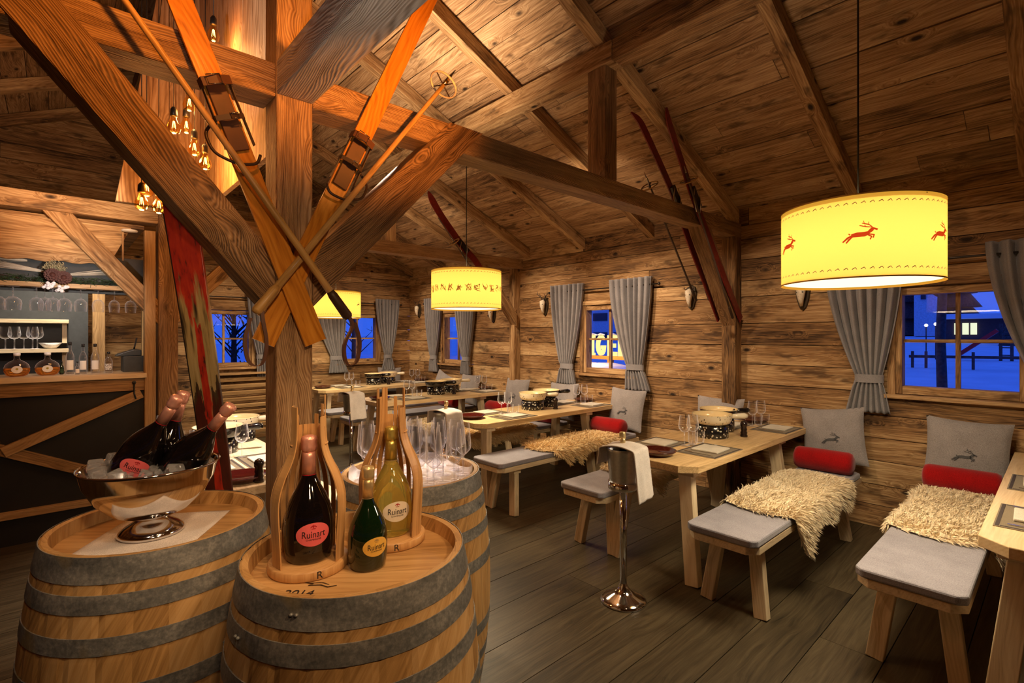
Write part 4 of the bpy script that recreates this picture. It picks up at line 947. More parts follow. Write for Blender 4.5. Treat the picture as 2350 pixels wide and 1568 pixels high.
# ---------------------------------------------------------------- wine coolers
def bottle(label, body=BLACKGL, foil=ROSEFOIL, lab=None, s=1.0, text=True, band=REDINK, loc=(0, 0, 0), face=0, cat='bottle', group=None, labw=.092):
    t = thing('champagne_bottle', label, cat, (0, 0, 0), group)
    pr = [(.001, .008), (.034, .004), (.055, 0), (.0605, .008), (.0645, .04), (.0655, .085), (.063, .12), (.0555, .15), (.044, .176), (.031, .2), (.0215, .22), (.0175, .236), (.0165, .26)]
    mb = MB(); mb.lathe([(r*s, z*s) for r, z in pr], (0, 0, 0), 48); mb.build('glass_body', body, t)
    mb = MB(); mb.lathe([(r*s, z*s) for r, z in [(.0186, .228), (.0182, .28), (.0172, .296)]], (0, 0, 0), 28); mb.build('foil_sleeve', foil, t)
    mb = MB(); mb.shell([(r*s, z*s) for r, z in [(.0192, .226), (.019, .232)]], (0, 0, 0), 28); mb.shell([(r*s, z*s) for r, z in [(.021, .219), (.0202, .224)]], (0, 0, 0), 28); mb.build('neck_band', band, t)
    rr = random.Random(3); mb = MB(); seg = 28; prf = [(.0172, .294), (.02, .299), (.0215, .309), (.0205, .318), (.0215, .327), (.0195, .335), (.011, .339), (.001, .34)]
    mb.lathe([(r*s, z*s) for r, z in prf], (0, 0, 0), seg)
    mb.V = [(x*(1+rr.uniform(-.1, .1)), y*(1+rr.uniform(-.1, .1)), z) for x, y, z in mb.V]; mb.build('wired_cork', foil, t)
    if lab:
        RR = .066*s
        def rad(z):
            z = z/s
            for (r0, z0), (r1, z1) in zip(pr[2:-1], pr[3:]):
                if z0 <= z <= z1: return (r0+(r1-r0)*(z-z0)/(z1-z0))*s+.0006
            return RR
        def F(u, v, o=0.0):
            z = .082*s+v; r = rad(z)+o; a = u/RR; return (r*math.cos(a), r*math.sin(a), z)
        mb = MB(); mb.sheet(lambda a, b: F(labw/2*s*b*math.cos(a*2*PI), .031*s*b*math.sin(a*2*PI)), 48, 8); lo = mb.build('label', lab, t)
        mb = MB(); text_mesh('Ruinart', .026*s, lambda x, y, z: F(x, y+.0005*s, .0007), mb, squash=.8); mb.build('brand_lettering', INK, lo)
        mb = MB(); text_mesh('CHAMPAGNE', .0065*s, lambda x, y, z: F(x, y-.013*s, .0007), mb); mb.build('small_lettering', INK, lo)
        mb = MB(); ribbons(mb, [([(-.006, 0), (-.002, .003), (0, 0), (.002, .003), (.006, 0)], .0022), ([(-.004, -.003), (.004, -.003)], .0015), ([(0, -.001), (0, .005)], .002)], lambda u, v: F(u*s*1.3, .02*s+v*s*1.3, .0007)); mb.build('crest', REDINK if lab is not YELLAB else DULLGOLD, lo)
    t.location = loc; t.rotation_euler = (0, 0, face); return t
def tilt(o, loc, ax, ang, spin=0):      # lean a thing about a horizontal axis
    o.location = loc; o.rotation_euler = (Matrix.Rotation(ang, 4, Vector(ax)) @ Matrix.Rotation(spin, 4, 'Z')).to_euler()
def cooler(x, y, label, blabel, clabel, ang):
    t = thing('wine_cooler_stand', label, 'wine cooler', (x, y, 0), 'steel wine coolers at the table ends')
    mb = MB(); mb.lathe([(.001, 0), (.128, 0), (.13, .008), (.118, .018), (.112, .022), (.1, .03), (.06, .048), (.032, .07), (.02, .1), (.015, .12)], (x, y, 0), 40); mb.build('base', STEEL, t)
    mb = MB(); mb.lathe([(.02, .1), (.02, .63)], (x, y, 0), 20); mb.build('pole', STEEL, t)
    mb = MB(); mb.shell([(.001, .632), (.06, .63), (.082, .636), (.086, .64), (.086, .68), (.083, .68), (.083, .645), (.001, .64)], (x, y, 0), 36); mb.build('holder_ring', STEEL, t)
    mb = MB(); mb.shell([(.001, .642), (.07, .645), (.078, .68), (.092, .85), (.1, .865), (.098, .868), (.088, .85), (.074, .68), (.001, .66)], (x, y, 0), 40); mb.build('bucket', BRUSH, t)
    b = bottle(blabel, BLACKGL, DULLGOLD, None, .85, band=DULLGOLD); d = Vector((math.cos(ang), math.sin(ang), 0))
    tilt(b, (x-d.x*.03, y-d.y*.03, .672), (-d.y, d.x, 0), .24)
    # linen laid over the rim: falls on the right and a little on the left
    e = (RV*.8-FV*.6).normalized(); f = Vector((-e.y, e.x, 0))
    def fn(u, v):
        s = -.2+u*.58; q = (v-.5)*(.19+.04*max(0, s)); top = .1
        if abs(s) < top: a = s; z = .874+.016*(1-(s/top)**2)
        else:
            sg = 1 if s > 0 else -1; k = abs(s)-top; a = sg*(top+.006+.13*k); z = .872-k*.98
        a += .004*math.sin(v*13+u*4)*min(1, max(0, (abs(s)-top)*12))
        p = Vector((x, y, 0))+e*a+f*q
        return (p.x, p.y, z+.003*math.sin(v*9+u*5))
    mb = MB(); mb.sheet(fn, 60, 14); o = mb.build('linen_cloth', LINEN); sd = o.modifiers.new('s', 'SOLIDIFY'); sd.thickness = .006; tag(o, clabel, 'cloth', 'white linen cloths over the wine coolers')
cooler(2.39, 1.69, 'steel wine cooler on a tall stand at the biggest table', 'bottle with gold foil neck in the nearest wine cooler', 'white linen folded over the nearest wine cooler', .75)
cooler(2.42, 3.5, 'steel wine cooler seen behind the champagne glasses', 'bottle in the wine cooler behind the champagne glasses', 'white linen folded over the wine cooler behind the champagne glasses', .6)
cooler(2.42, 5.3, 'farthest steel wine cooler between the two bottle cages', 'bottle in the farthest wine cooler', 'white linen folded over the farthest wine cooler', .75)

# ================================================================ barrels
def barrel(cx_, cy_, label, seed, h=.93):
    t = thing('wine_barrel', label, 'barrel', (cx_, cy_, 0), 'oak wine barrels in the foreground')
    rr = random.Random(seed); rt, rb = .285, .335
    def rad(z): k = (z-h/2)/(h/2); return rb-(rb-rt)*abs(k)**2.0
    NS = 26; mb = MB()
    for i in range(NS):
        a0 = 2*PI*i/NS+seed; a1 = 2*PI*(i+1)/NS+seed; tn = rr.random(); off = Vector((rr.random()*20, rr.random()*20, 0)); vs = []; gr = []; nz = 15; na = 5
        for j in range(nz+1):
            z = h*j/nz; r = rad(z)
            for k in range(na+1):
                a = a0+(a1-a0)*k/na; q = r-(.0022 if k in (0, na) else 0); vs.append((cx_+q*math.cos(a), cy_+q*math.sin(a), z)); gr.append(Vector((z, a*r, 0))+off)
        # chime top and inner face
        for (q, z) in ((rt-.006, h+.002), (rt-.02, h), (rt-.024, h-.045)):
            for k in range(na+1):
                a = a0+(a1-a0)*k/na; vs.append((cx_+q*math.cos(a), cy_+q*math.sin(a), z)); gr.append(Vector((z, a*q, .1))+off)
        w_ = na+1; fs = [(j*w_+k, j*w_+k+1, (j+1)*w_+k+1, (j+1)*w_+k) for j in range(nz+3) for k in range(na)]
        mb.add(vs, fs, gr, tn)
    mb.build('staves', OAK, t)
    mb = MB(); rr2 = rt-.02; zt_ = h-.04; xs = [-rr2, -.17, -.08, .01, .1, .19, rr2]; ang = .75+seed*.1
    for x0_, x1_ in zip(xs[:-1], xs[1:]):
        n = 8; pts = [(x0_+(x1_-x0_)*i/n, math.sqrt(max(0, rr2**2-(x0_+(x1_-x0_)*i/n)**2))) for i in range(n+1)]
        poly = [(a, -b) for a, b in pts]+[(a, b) for a, b in pts[::-1]]
        clean = [p for i, p in enumerate(poly) if i == 0 or (abs(p[0]-poly[i-1][0])+abs(p[1]-poly[i-1][1])) > 1e-5]
        if abs(clean[0][0]-clean[-1][0])+abs(clean[0][1]-clean[-1][1]) < 1e-5: clean.pop()
        mb.prism(clean, (cx_, cy_, zt_-.02), (math.cos(ang), math.sin(ang), 0), (-math.sin(ang), math.cos(ang), 0), .02, ax=1)
    mb.build('head', HEAD, t)
    for (za, zb_) in ((.932, .868), (.842, .797), (.742, .700), (.62, .575), (.355, .31), (.23, .188), (.133, .088), (.062, .0)):
        e = .0022; r0, r1 = rad(za)+e, rad(zb_)+e; seg = 96; mb = MB(); vs = []
        for (q, z) in ((r0-.0026, za), (r0, za), (r1, zb_), (r1-.0026, zb_)):
            for k in range(seg): a = 2*PI*k/seg; vs.append((cx_+q*math.cos(a), cy_+q*math.sin(a), z))
        mb.add(vs, [(i*seg+k, i*seg+(k+1) % seg, (i+1)*seg+(k+1) % seg, (i+1)*seg+k) for i in range(3) for k in range(seg)], None, .5, False)
        o = mb.build('hoop', HOOP, t)
        if za > .55:
            a = .5+seed*2+za*6; mb = MB()
            for k in (-.02, .02):
                zc = (za+zb_)/2; r = rad(zc)+.004; q = (cx_+r*math.cos(a+k), cy_+r*math.sin(a+k), zc); mb.lathe([(.001, -.004), (.004, -.002), (.005, 0), (.004, .002), (.001, .004)], q, 10)
            mb.build('rivet', HOOP, o)
    return t
BA = barrel(.25, 1.9, 'oak wine barrel carrying the ice filled steel bowl', 1)
BB = barrel(.612, 1.3, 'front oak wine barrel carrying the caged champagne bottles', 2)
BC = barrel(1.13, 1.88, 'oak wine barrel behind, covered with champagne glasses', 3)
HZ = .891
mb = MB(); c0 = Vector((.428, 1.222, HZ)); text_mesh('2014', .036, lambda x, y, z: tuple(c0+RV*(x)+FV*(y)+Vector((0, 0, .0006))), mb); mb.build('year_stamp', INK, BB)
mb = MB(); c1 = Vector((.478, 1.222, HZ)); ribbons(mb, [([(-.05, .02), (-.02, .012), (-.03, .004), (0, .006), (.02, -.004), (.04, .004)], .004), ([(-.03, .015), (.0, .018), (.02, .008)], .003)], lambda u, v: tuple(c1+RV*u+FV*v+Vector((0, 0, .0006)))); mb.build('brushed_mark', DARKMET, BB)

# bentwood cages
def cage(cx_, cy_, label, face, seed):
    z0 = HZ; t = thing('bentwood_bottle_cage', label, 'bottle cage', (cx_, cy_, z0), 'bentwood bottle cages on the front barrel')
    mb = MB(); mb.lathe([(.001, z0), (.098, z0), (.1, z0+.003), (.1, z0+.021), (.097, z0+.024), (.001, z0+.024)], (cx_, cy_, 0), 56); mb.build('base_disc', BENT, t)
    rr = random.Random(seed); PR = [(.088, .02), (.0885, .06), (.092, .12), (.094, .17), (.09, .21), (.075, .25), (.056, .285), (.045, .32), (.041, .37), (.042, .48)]
    n = 17; half = 2.1
    for i in range(n):
        a = face+PI-half+2*half*i/(n-1); wide = i in (0, n-1); wd = .04 if wide else .017; top = rr.uniform(.37, .475) if not wide else (.43 if i else .42)
        pts = []
        for (r0, za), (r1, zb_) in zip(PR[:-1], PR[1:]):
            for k in range(4): f = k/4; pts.append((r0+(r1-r0)*f, za+(zb_-za)*f))
        pts = [p for p in pts if p[1] < top]; rs = [p[0] for p in pts]; m = len(pts)
        rs = [sum(rs[max(0, q-2):min(m, q+3)])/len(rs[max(0, q-2):min(m, q+3)]) for q in range(m)]
        ca, sa = math.cos(a), math.sin(a); tx, ty = -sa, ca; vs = []; gr = []; off = Vector((rr.random()*9, rr.random()*9, 0))
        for q in range(m):
            z = pts[q][1]; ww = wd*(1-.45*(z/.45)) if not wide else wd*(1-.4*(z/.45)); lean = math.sin(seed*3+i)*.003*(z/.4)
            for (dr, dw) in ((0, -.5), (0, .5), (-.003, .5), (-.003, -.5)):
                r = rs[q]+dr; vs.append((cx_+r*ca+tx*(ww*dw+lean), cy_+r*sa+ty*(ww*dw+lean), z0+z)); gr.append(Vector((z, dw*ww, dr))+off)
        fs = [(4*q+k, 4*q+(k+1) % 4, 4*q+4+(k+1) % 4, 4*q+4+k) for q in range(m-1) for k in range(4)]+[(0, 1, 2, 3), (4*m-4, 4*m-3, 4*m-2, 4*m-1)]
        mb = MB(); mb.add(vs, fs, gr, rr.random()); mb.build('bent_strip', BENT, t)
    mb = MB(); mb.tube([(cx_+.0465*math.cos(a), cy_+.0465*math.sin(a), z0+.325) for a in [face+PI-half+2*half*k/30 for k in range(31)]], .002, 6); mb.build('binding_cord', BENT, t)
    def F(u, v): a = face+.25+u/.1; return (cx_+.1006*math.cos(a), cy_+.1006*math.sin(a), z0+.0125+v)
    mb = MB(); text_mesh('R', .026, lambda x, y, z: F(x, y), mb); mb.build('burnt_mark', INK, t)
CAMA = lambda x, y: math.atan2(-y, -x)
cage(.50, 1.352, 'bentwood cage on the left around the big dark bottle', CAMA(.50, 1.352), 1)
cage(.747, 1.361, 'bentwood cage on the right around the golden bottle', CAMA(.747, 1.361)-.1, 2)
bottle('big dark champagne bottle with an oval pink label inside the left cage', BLACKGL, ROSEFOIL, PINKLAB, .95, loc=(.50, 1.352, HZ+.0245), face=CAMA(.50, 1.352)+.18)
bottle('golden clear champagne bottle with a cream label inside the right cage', YELGL, GOLDFOIL, WHITELAB, .93, loc=(.747, 1.361, HZ+.0245), face=CAMA(.747, 1.361)+.3, band=DULLGOLD)
bottle('smaller green champagne bottle with a yellow label between the cages', GREENGL, DULLGOLD, YELLAB, .78, loc=(.617, 1.25, HZ), face=CAMA(.62, 1.25)+.45, band=DULLGOLD)

# steel bowl with ice
bx, by = .222, 1.9; bz = HZ+.004
mb = MB(); c0 = Vector((.235, 1.9, HZ+.0015)); ca = 1.0
mb.sheet(lambda u, v: tuple(c0+Vector(((u-.5)*.34*math.cos(ca)-(v-.5)*.3*math.sin(ca), (u-.5)*.34*math.sin(ca)+(v-.5)*.3*math.cos(ca), .0008*math.sin(u*7+v*4)))), 14, 14)
o = mb.build('napkin', LINEN); sd = o.modifiers.new('s', 'SOLIDIFY'); sd.thickness = .002; tag(o, 'white paper napkin spread under the steel bowl', 'napkin')
t = thing('champagne_bowl', 'large polished steel bowl on a foot, filled with ice and bottles', 'bowl', (bx, by, bz))
mb = MB(); mb.shell([(.001, .002), (.085, 0), (.088, .004), (.084, .012), (.07, .024), (.05, .036), (.038, .044), (.036, .052)], (bx, by, bz), 48); mb.build('foot', STEEL, t)
prf = [(.03, .05), (.06, .054), (.1, .072), (.14, .112), (.168, .165), (.178, .205), (.184, .211), (.182, .215), (.174, .207), (.162, .168), (.134, .118), (.095, .08), (.05, .062), (.001, .06)]
mb = MB(); mb.shell(prf, (bx, by, bz), 72); mb.build('basin', STEEL, t)
mb = MB(); rr = random.Random(5)
mb.sheet(lambda u, v: (bx+.157*v*math.cos(u*2*PI), by+.157*v*math.sin(u*2*PI), bz+.165+.012*math.sin(v*9+u*12)*(1-v)), 40, 10)
o = mb.build('crushed_ice', ICE); tag(o, 'crushed ice filling the steel bowl below the cubes', 'ice', kind='stuff')
def ice_proto():
    mb = MB(); r2 = random.Random(2); s = .019; vs = [(x*s*r2.uniform(.75, 1.1), y*s*r2.uniform(.75, 1.1), z*s*r2.uniform(.75, 1.1)) for x in (-1, 1) for y in (-1, 1) for z in (-1, 1)]
    mb.add(vs, [(0, 1, 3, 2), (4, 6, 7, 5), (0, 4, 5, 1), (2, 3, 7, 6), (0, 2, 6, 4), (1, 5, 7, 3)]); return mb.build('ice_cube', ICE, loc=(0, 0, 0), bevel=.006)
IC = ice_proto(); tag(IC, 'clear ice cube heaped with others in the steel bowl', 'ice cube', 'ice cubes in the steel bowl')
k = 0
for i in range(52):
    a = rr.uniform(0, 2*PI); r = .145*math.sqrt(rr.random()); px, py = bx+r*math.cos(a), by+r*math.sin(a)
    side = (px-bx)*RV.x+(py-by)*RV.y
    hgt = .185+.03*max(0, -side/.15)*rr.random()+rr.uniform(-.004, .018)
    c = IC if k == 0 else dup(IC); k += 1; c.location = (px, py, bz+hgt); c.rotation_euler = (rr.uniform(0, 3), rr.uniform(0, 3), rr.uniform(0, 3)); c.scale = (rr.uniform(.8, 1.25),)*3
def leaned(label, px, py, direction, ang, spin, z=.12, lab=None, s=.88):
    b = bottle(label, BLACKGL, ROSEFOIL, lab, s); d = Vector(direction).normalized(); ax = Vector((-d.y, d.x, 0)); tilt(b, (px, py, bz+z), ax, ang, spin)
up = Vector((0, 0, 1))
rgt = RV
leaned('dark champagne bottle with pink label lying in the ice, front', bx-.075*RV.x-.01, by-.075*RV.y-.04, (RV.x, RV.y, 0), .58, -1.75, .175, PINKLAB)
leaned('dark champagne bottle lying in the ice behind the pink labelled one', bx-.02*RV.x+.05*FV.x, by-.02*RV.y+.05*FV.y, (RV.x*.6, RV.y*.6, 0), .3, 1, .145)
leaned('dark champagne bottle leaning out over the right side of the steel bowl', bx+.045*RV.x+.01, by+.045*RV.y+.0, (RV.x, RV.y, 0), .7, 1, .165)
# cloth and glasses on the rear barrel
cxc, cyc = 1.13, 1.88
def cl(u, v):
    a = (u-.5)*.5; b = (v-.5)*.44; r = math.hypot(a, b); z = HZ+.003
    if r > .24: z += (r-.24)*.9
    return (cxc+a, cyc+b, min(z+.0015*math.sin(u*12)*math.sin(v*9), .945))
mb = MB(); mb.sheet(cl, 40, 40)
mb.V = [(cxc+(x-cxc)*min(1, .258/max(.001, math.hypot(x-cxc, y-cyc))), cyc+(y-cyc)*min(1, .258/max(.001, math.hypot(x-cxc, y-cyc))), z) for x, y, z in mb.V]
o = mb.build('linen_cloth', LINEN); tag(o, 'white cloth under the champagne glasses on the rear barrel', 'cloth')
spots = []; rr = random.Random(12); tries = 0
while len(spots) < 30 and tries < 5000:
    tries += 1; a = rr.uniform(0, 2*PI); r = .225*math.sqrt(rr.random()); p = (cxc+r*math.cos(a), cyc+r*math.sin(a))
    if all(math.hypot(p[0]-q[0], p[1]-q[1]) > .064 for q in spots): spots.append(p)
for p in spots: place(FG, USED, (p[0], p[1], HZ+.006))
# ================================================================ skis and poles
def ski(name, label, pts, width, thick, mat, nrm=(0, -1, 0), cat='ski', grx=None, build=True, taper=None, parent=None):
    """board swept along pts; width lies across the path, thickness along nrm"""
    mb = MB(); P = [Vector(p) for p in pts]; n = len(P); Nn = Vector(nrm); vs = []; gr = []; L = 0
    for i, p in enumerate(P):
        t = (P[min(i+1, n-1)]-P[max(i-1, 0)]).normalized(); b = t.cross(Nn).normalized(); nn = b.cross(t).normalized()
        if i: L += (p-P[i-1]).length
        w_ = width*(taper(i/(n-1)) if taper else 1)
        for (a, c) in ((-.5, 0), (.5, 0), (.5, -1), (-.5, -1)): vs.append(p+b*a*w_+nn*c*thick); gr.append((L, a*w_, c*thick))
    fs = [(4*q+k, 4*q+(k+1) % 4, 4*q+4+(k+1) % 4, 4*q+4+k) for q in range(n-1) for k in range(4)]+[(0, 1, 2, 3), (4*n-4, 4*n-3, 4*n-2, 4*n-1)]
    mb.add(vs, fs, gr, .5)
    if parent is not None: return mb.build(name, mat, parent, bevel=.002)
    return mb
def lin(a, b, n=14): a, b = Vector(a), Vector(b); return [a+(b-a)*i/n for i in range(n+1)]
def binding(t, c, d, side, sc=1.0):
    """leather binding: foot plate, cheek straps, buckles and a loose cable loop; c centre on the ski face, d unit vector along ski"""
    c, d = Vector(c), Vector(d).normalized(); b = d.cross(Vector((0, -1, 0))).normalized(); f = Vector((0, -1, 0))
    mb = MB(); mb.bar(c-d*.13*sc+f*.006, c+d*.1*sc+f*.006, .062*sc, .01, f); mb.build('foot_plate', LEATHER, t, bevel=.002)
    for k, (off, hh, wd) in enumerate(((.1, .045, .03), (-.02, .035, .018))):
        m = c+d*off*sc; pts = [m-b*.048*sc+f*.002, m-b*.045*sc+f*hh*.8, m+f*hh*1.1, m+b*.045*sc+f*hh*.8, m+b*.048*sc+f*.002]
        mm = MB(); vs = []
        for p in pts: vs += [p-d*wd/2, p+d*wd/2, p+d*wd/2+(p-m).normalized()*.004, p-d*wd/2+(p-m).normalized()*.004]
        mm.add(vs, [(4*q+j, 4*q+(j+1) % 4, 4*q+4+(j+1) % 4, 4*q+4+j) for q in range(len(pts)-1) for j in range(4)]); st = mm.build('strap', LEATHER2 if k else LEATHER, t)
        q = m+f*(hh*1.1+.006)+b*.012*(1 if k else -1); e = wd*.75; mm = MB(); mm.tube([q-b*e-d*e*.7, q+b*e-d*e*.7, q+b*e+d*e*.7, q-b*e+d*e*.7], .0025, 6, closed=True); mm.build('buckle', SILVER, st)
    for s in (-1, 1):
        mb = MB(); mb.bar(c+d*.1*sc+b*s*.046*sc+f*.015, c-d*.12*sc+b*s*.05*sc+f*.012, .02, .003, b); mb.build('side_strap', LEATHER2, t)
    loop = [c-d*.02+b*side*.05, c-d*.06+b*side*.1+f*.02, c-d*.13+b*side*.1+f*.03, c-d*.18+b*side*.04+f*.035, c-d*.19-b*side*.03+f*.03, c-d*.15-b*side*.06+f*.02]
    sm = [];
    for i in range(len(loop)-1):
        for k in range(5): sm.append(loop[i]+(loop[i+1]-loop[i])*k/5)
    for _ in range(3): sm = [sm[0]]+[(sm[i-1]+sm[i]*2+sm[i+1])/4 for i in range(1, len(sm)-1)]+[sm[-1]]
    mb = MB(); mb.tube(sm, .0055, 8); mb.build('cable_loop', LEATHER2, t)
def xz(px, pz, y): return (px, y, pz)
# ski A: bottom right to upper left, in front
a0, a1 = Vector((.775, 2.018, 1.475)), Vector((.13, 2.018, 3.11))
t = thing('old_ski', 'varnished old ski crossing in front, its square end low on the right of the post', 'ski', a0, 'crossed varnished skis on the central post')
ski('board', '', lin(a0, a1), .087, .013, SKI, parent=t, taper=lambda u: 1-.1*u)
d = (a1-a0).normalized(); binding(t, a0+d*.88+Vector((0, -.002, 0)), d, -1)
b0, b1 = Vector((.585, 2.04, 1.475)), Vector((1.36, 2.04, 3.2))
t = thing('old_ski', 'varnished old ski crossing behind, leaning up to the right past the tie beam', 'ski', b0, 'crossed varnished skis on the central post')
ski('board', '', lin(b0, b1), .084, .013, SKI, parent=t, taper=lambda u: 1-.08*u)
d = (b1-b0).normalized(); binding(t, b0+d*.84+Vector((0, -.002, 0)), d, 1)
def pole(label, g, e, r0, r1, basket=None, strap=1, loops=True, mat=POLE, grp='ski poles', nr=(0, -1, 0)):
    g, e = Vector(g), Vector(e); d = (e-g).normalized(); t = thing('ski_pole', label, 'ski pole', g, grp)
    mb = MB(); mb.tube(lin(g+d*.1, e, 8), [r0+(r1-r0)*i/8 for i in range(9)], 12); mb.build('shaft', mat, t)
    mb = MB(); mb.tube([g, g+d*.01, g+d*.11, g+d*.13], [r0*1.1, r0*1.45, r0*1.3, r0], 12); mb.build('grip', POLE if strap == 1 else LEATHER2, t)
    if strap:
        s = 1 if d.x > 0 else -1; w_ = [g+d*.03, g+Vector((.02, -.01, -.03)), g+Vector((.035*s, -.015, -.11)), g+Vector((.02*s, -.012, -.2)), g+Vector((-.03*s, -.01, -.19)), g+Vector((-.045*s, -.01, -.1)), g+Vector((-.02*s, -.008, -.02))]
        sm = []
        for i in range(len(w_)-1):
            for k in range(4): sm.append(w_[i]+(w_[i+1]-w_[i])*k/4)
        sm.append(w_[-1])
        for _ in range(3): sm = [sm[0]]+[(sm[i-1]+sm[i]*2+sm[i+1])/4 for i in range(1, len(sm)-1)]+[sm[-1]]
        mb = MB(); vs = []
        for p in sm: vs += [p+Vector((-.006, -.012, 0)), p+Vector((-.002, .012, 0)), p+Vector((.004, .012, .002)), p+Vector((.006, -.012, .002))]
        mb.add(vs, [(4*q+j, 4*q+(j+1) % 4, 4*q+4+(j+1) % 4, 4*q+4+j) for q in range(len(sm)-1) for j in range(4)]); mb.build('wrist_strap', LEATHER, t)
    if basket is not None:
        c = Vector(basket); Mx = d.to_track_quat('Z', 'Y').to_matrix(); R0 = .068
        mb = MB(); mb.tube([c+Mx @ Vector((R0*math.cos(k*PI/12), R0*math.sin(k*PI/12), 0)) for k in range(24)], .005, 8, closed=True); bk = mb.build('basket_ring', BONE if strap != 0 else POLE, t)
        for k in range(4):
            a = k*PI/2+.3; mb = MB(); mb.tube([c, c+Mx @ Vector((R0*math.cos(a), R0*math.sin(a), 0))], .003, 5); mb.build('spoke', LEATHER2, bk)
        mb = MB(); mb.tube([c+d*.0, c+d*.06, c+d*.12], [r1, r1*.9, .002], 8); mb.build('tip', SILVER, t)
    return t
pole('bamboo ski pole with its handle low left and a ring basket at upper right', (.545, 1.998, 1.585), (1.40, 1.998, 2.735), .0145, .0095, (1.372, 1.998, 2.70))
pole('bamboo ski pole in front, running from the leather loop to the upper left', (.888, 1.968, 1.575), (.06, 1.968, 2.68), .0145, .0095, None, 2)
# worn red ski leaning behind the left barrel
def rs(i):
    f = i/30; z = 2.2*f; x = .572-.245*f+.012*math.sin(f*PI); y = 2.30+.0*f-.03*math.sin(f*PI)
    return (x, y-.025*max(0, (f-.9)/.1), z)
pts = [rs(i) for i in range(31)]
t = thing('red_ski', 'worn red painted ski leaning upright behind the bowl of ice', 'ski', (.572, 2.3, 0))
ski('board', '', pts, .125, .014, REDSKI, (-.6, -.8, 0), parent=t, taper=lambda u: .66+.30*u if u < .93 else max(.08, (.66+.3*u)*math.sqrt(max(0, 1-((u-.93)/.075)**2))))
E_ = ski('steel_edge', '', [Vector(p)+Vector((.0, .006, 0)) for p in pts[:28]], .131, .005, DARKMET, (-.6, -.8, 0), parent=t, taper=lambda u: .66+.30*u*.93)
# red skis on the wall braces
def wallski(label, P, w_=.075, grp='dark red skis on the roof timbers', mat=DARKRED):
    P = [Vector(p) for p in P]; Q = []
    for i in range(len(P)-1):
        for k in range(5): Q.append(P[i]+(P[i+1]-P[i])*k/5)
    Q.append(P[-1])
    for _ in range(3): Q = [Q[0]]+[(Q[i-1]+Q[i]*2+Q[i+1])/4 for i in range(1, len(Q)-1)]+[Q[-1]]
    t = thing('red_ski', label, 'ski', P[0], grp)
    ski('board', '', Q, w_, .012, mat, parent=t, taper=lambda u: 1 if u < .8 else 1-.8*((u-.8)/.2)**1.5)
    n = int(len(Q)*.42); c = Q[n]; dd = (Q[n+1]-Q[n-1]).normalized(); mb = MB(); mb.bar(c-dd*.1+Vector((0, -.014, 0)), c+dd*.08+Vector((0, -.014, 0)), .06, .02, (0, -1, 0)); mb.build('binding_plate', DARKMET, t)
    mb = MB(); mb.tube([c+Vector((-.03, -.02, .06)), c+Vector((-.06, -.03, -.03)), c+Vector((-.03, -.035, -.13)), c+Vector((.03, -.035, -.13)), c+Vector((.05, -.03, -.03)), c+Vector((.03, -.02, .06))], .005, 6); mb.build('cable_loop', SILVER, t)
wallski('dark red ski in front of the nearer tie beam, its tip nearly at the rafter', [(4.73, 2.03, 1.66), (4.36, 2.03, 2.05), (4.08, 2.03, 2.37), (3.83, 2.03, 2.637), (3.68, 2.03, 2.84), (3.54, 2.03, 3.03), (3.46, 2.03, 3.14), (3.43, 2.03, 3.235)])
wallski('dark red ski behind the nearer tie beam, its tip bent to the left', [(4.68, 2.215, 1.66), (4.4, 2.215, 2.0), (4.1, 2.215, 2.35), (3.85, 2.215, 2.70), (3.65, 2.215, 2.90), (3.48, 2.215, 3.06), (3.36, 2.215, 3.17), (3.24, 2.215, 3.2)])
wallski('dark brown ski behind the cable of the middle lamp', [(4.35, 5.02, 1.9), (3.97, 5.02, 2.44), (3.75, 5.02, 2.6), (3.41, 5.02, 2.95), (3.3, 5.02, 3.1), (3.24, 5.02, 3.2)], .09)
pole('pole with a ring basket in front of the red ski', (4.48, 2.0, 1.66), (3.66, 2.0, 2.78), .009, .007, (3.70, 2.0, 2.73), 0, grp='ski poles on the roof timbers', mat=HORN)
pole('pole with a ring basket behind the nearer tie beam', (4.3, 2.25, 1.82), (3.5, 2.25, 2.76), .009, .007, (3.54, 2.25, 2.71), 0, grp='ski poles on the roof timbers', mat=HORN)
pole('pole with a round basket near the cable of the middle lamp', (4.2, 4.98, 1.95), (3.35, 4.98, 2.9), .009, .007, (3.58, 4.98, 2.64), 0, grp='ski poles on the roof timbers', mat=HORN)
mb = MB(); mb.tube([(4.79, 2.38, 2.05), (4.785, 2.41, 1.95), (4.785, 2.38, 1.86), (4.785, 2.35, 1.95), (4.79, 2.38, 2.05)], .006, 6); tag(mb.build('leather_loop', LEATHER2), 'small leather loop hanging left of the wall brace', 'strap')

# ================================================================ bar
YF = 5.02
t = thing('bar_counter', 'bar counter with black front panels and crossed timber framing', 'bar counter', (-.5, 5.3, 0))
mb = MB(); mb.box((-1.45, 5.24, 1.185), (4.0, .5, .04), 0); mb.build('worktop', PINE, t, bevel=.004)
mb = MB(); mb.box((-1.45, YF+.03, 1.115), (4.0, .06, .1), 0); mb.build('top_rail', SLAT, t, bevel=.004)
mb = MB(); mb.box((-1.45, YF+.03, .225), (4.0, .06, .05), 0); mb.build('bottom_rail', SLAT, t, bevel=.004)
mb = MB(); mb.box((-1.45, YF+.06, .58), (3.98, .02, 1.16), 0); mb.build('front_panel', BLACKPANEL, t)
for p, q in (((.52, YF+.02, 1.04), (-.27, YF+.02, .68)), ((-.33, YF+.03, .72), (.52, YF+.03, .30)), ((-1.5, YF+.02, 1.04), (-.36, YF+.02, .62))):
    mb = MB(); mb.bar(p, q, .04, .075, (0, 0, 1)); mb.build('diagonal_strut', SLAT, t, bevel=.003)
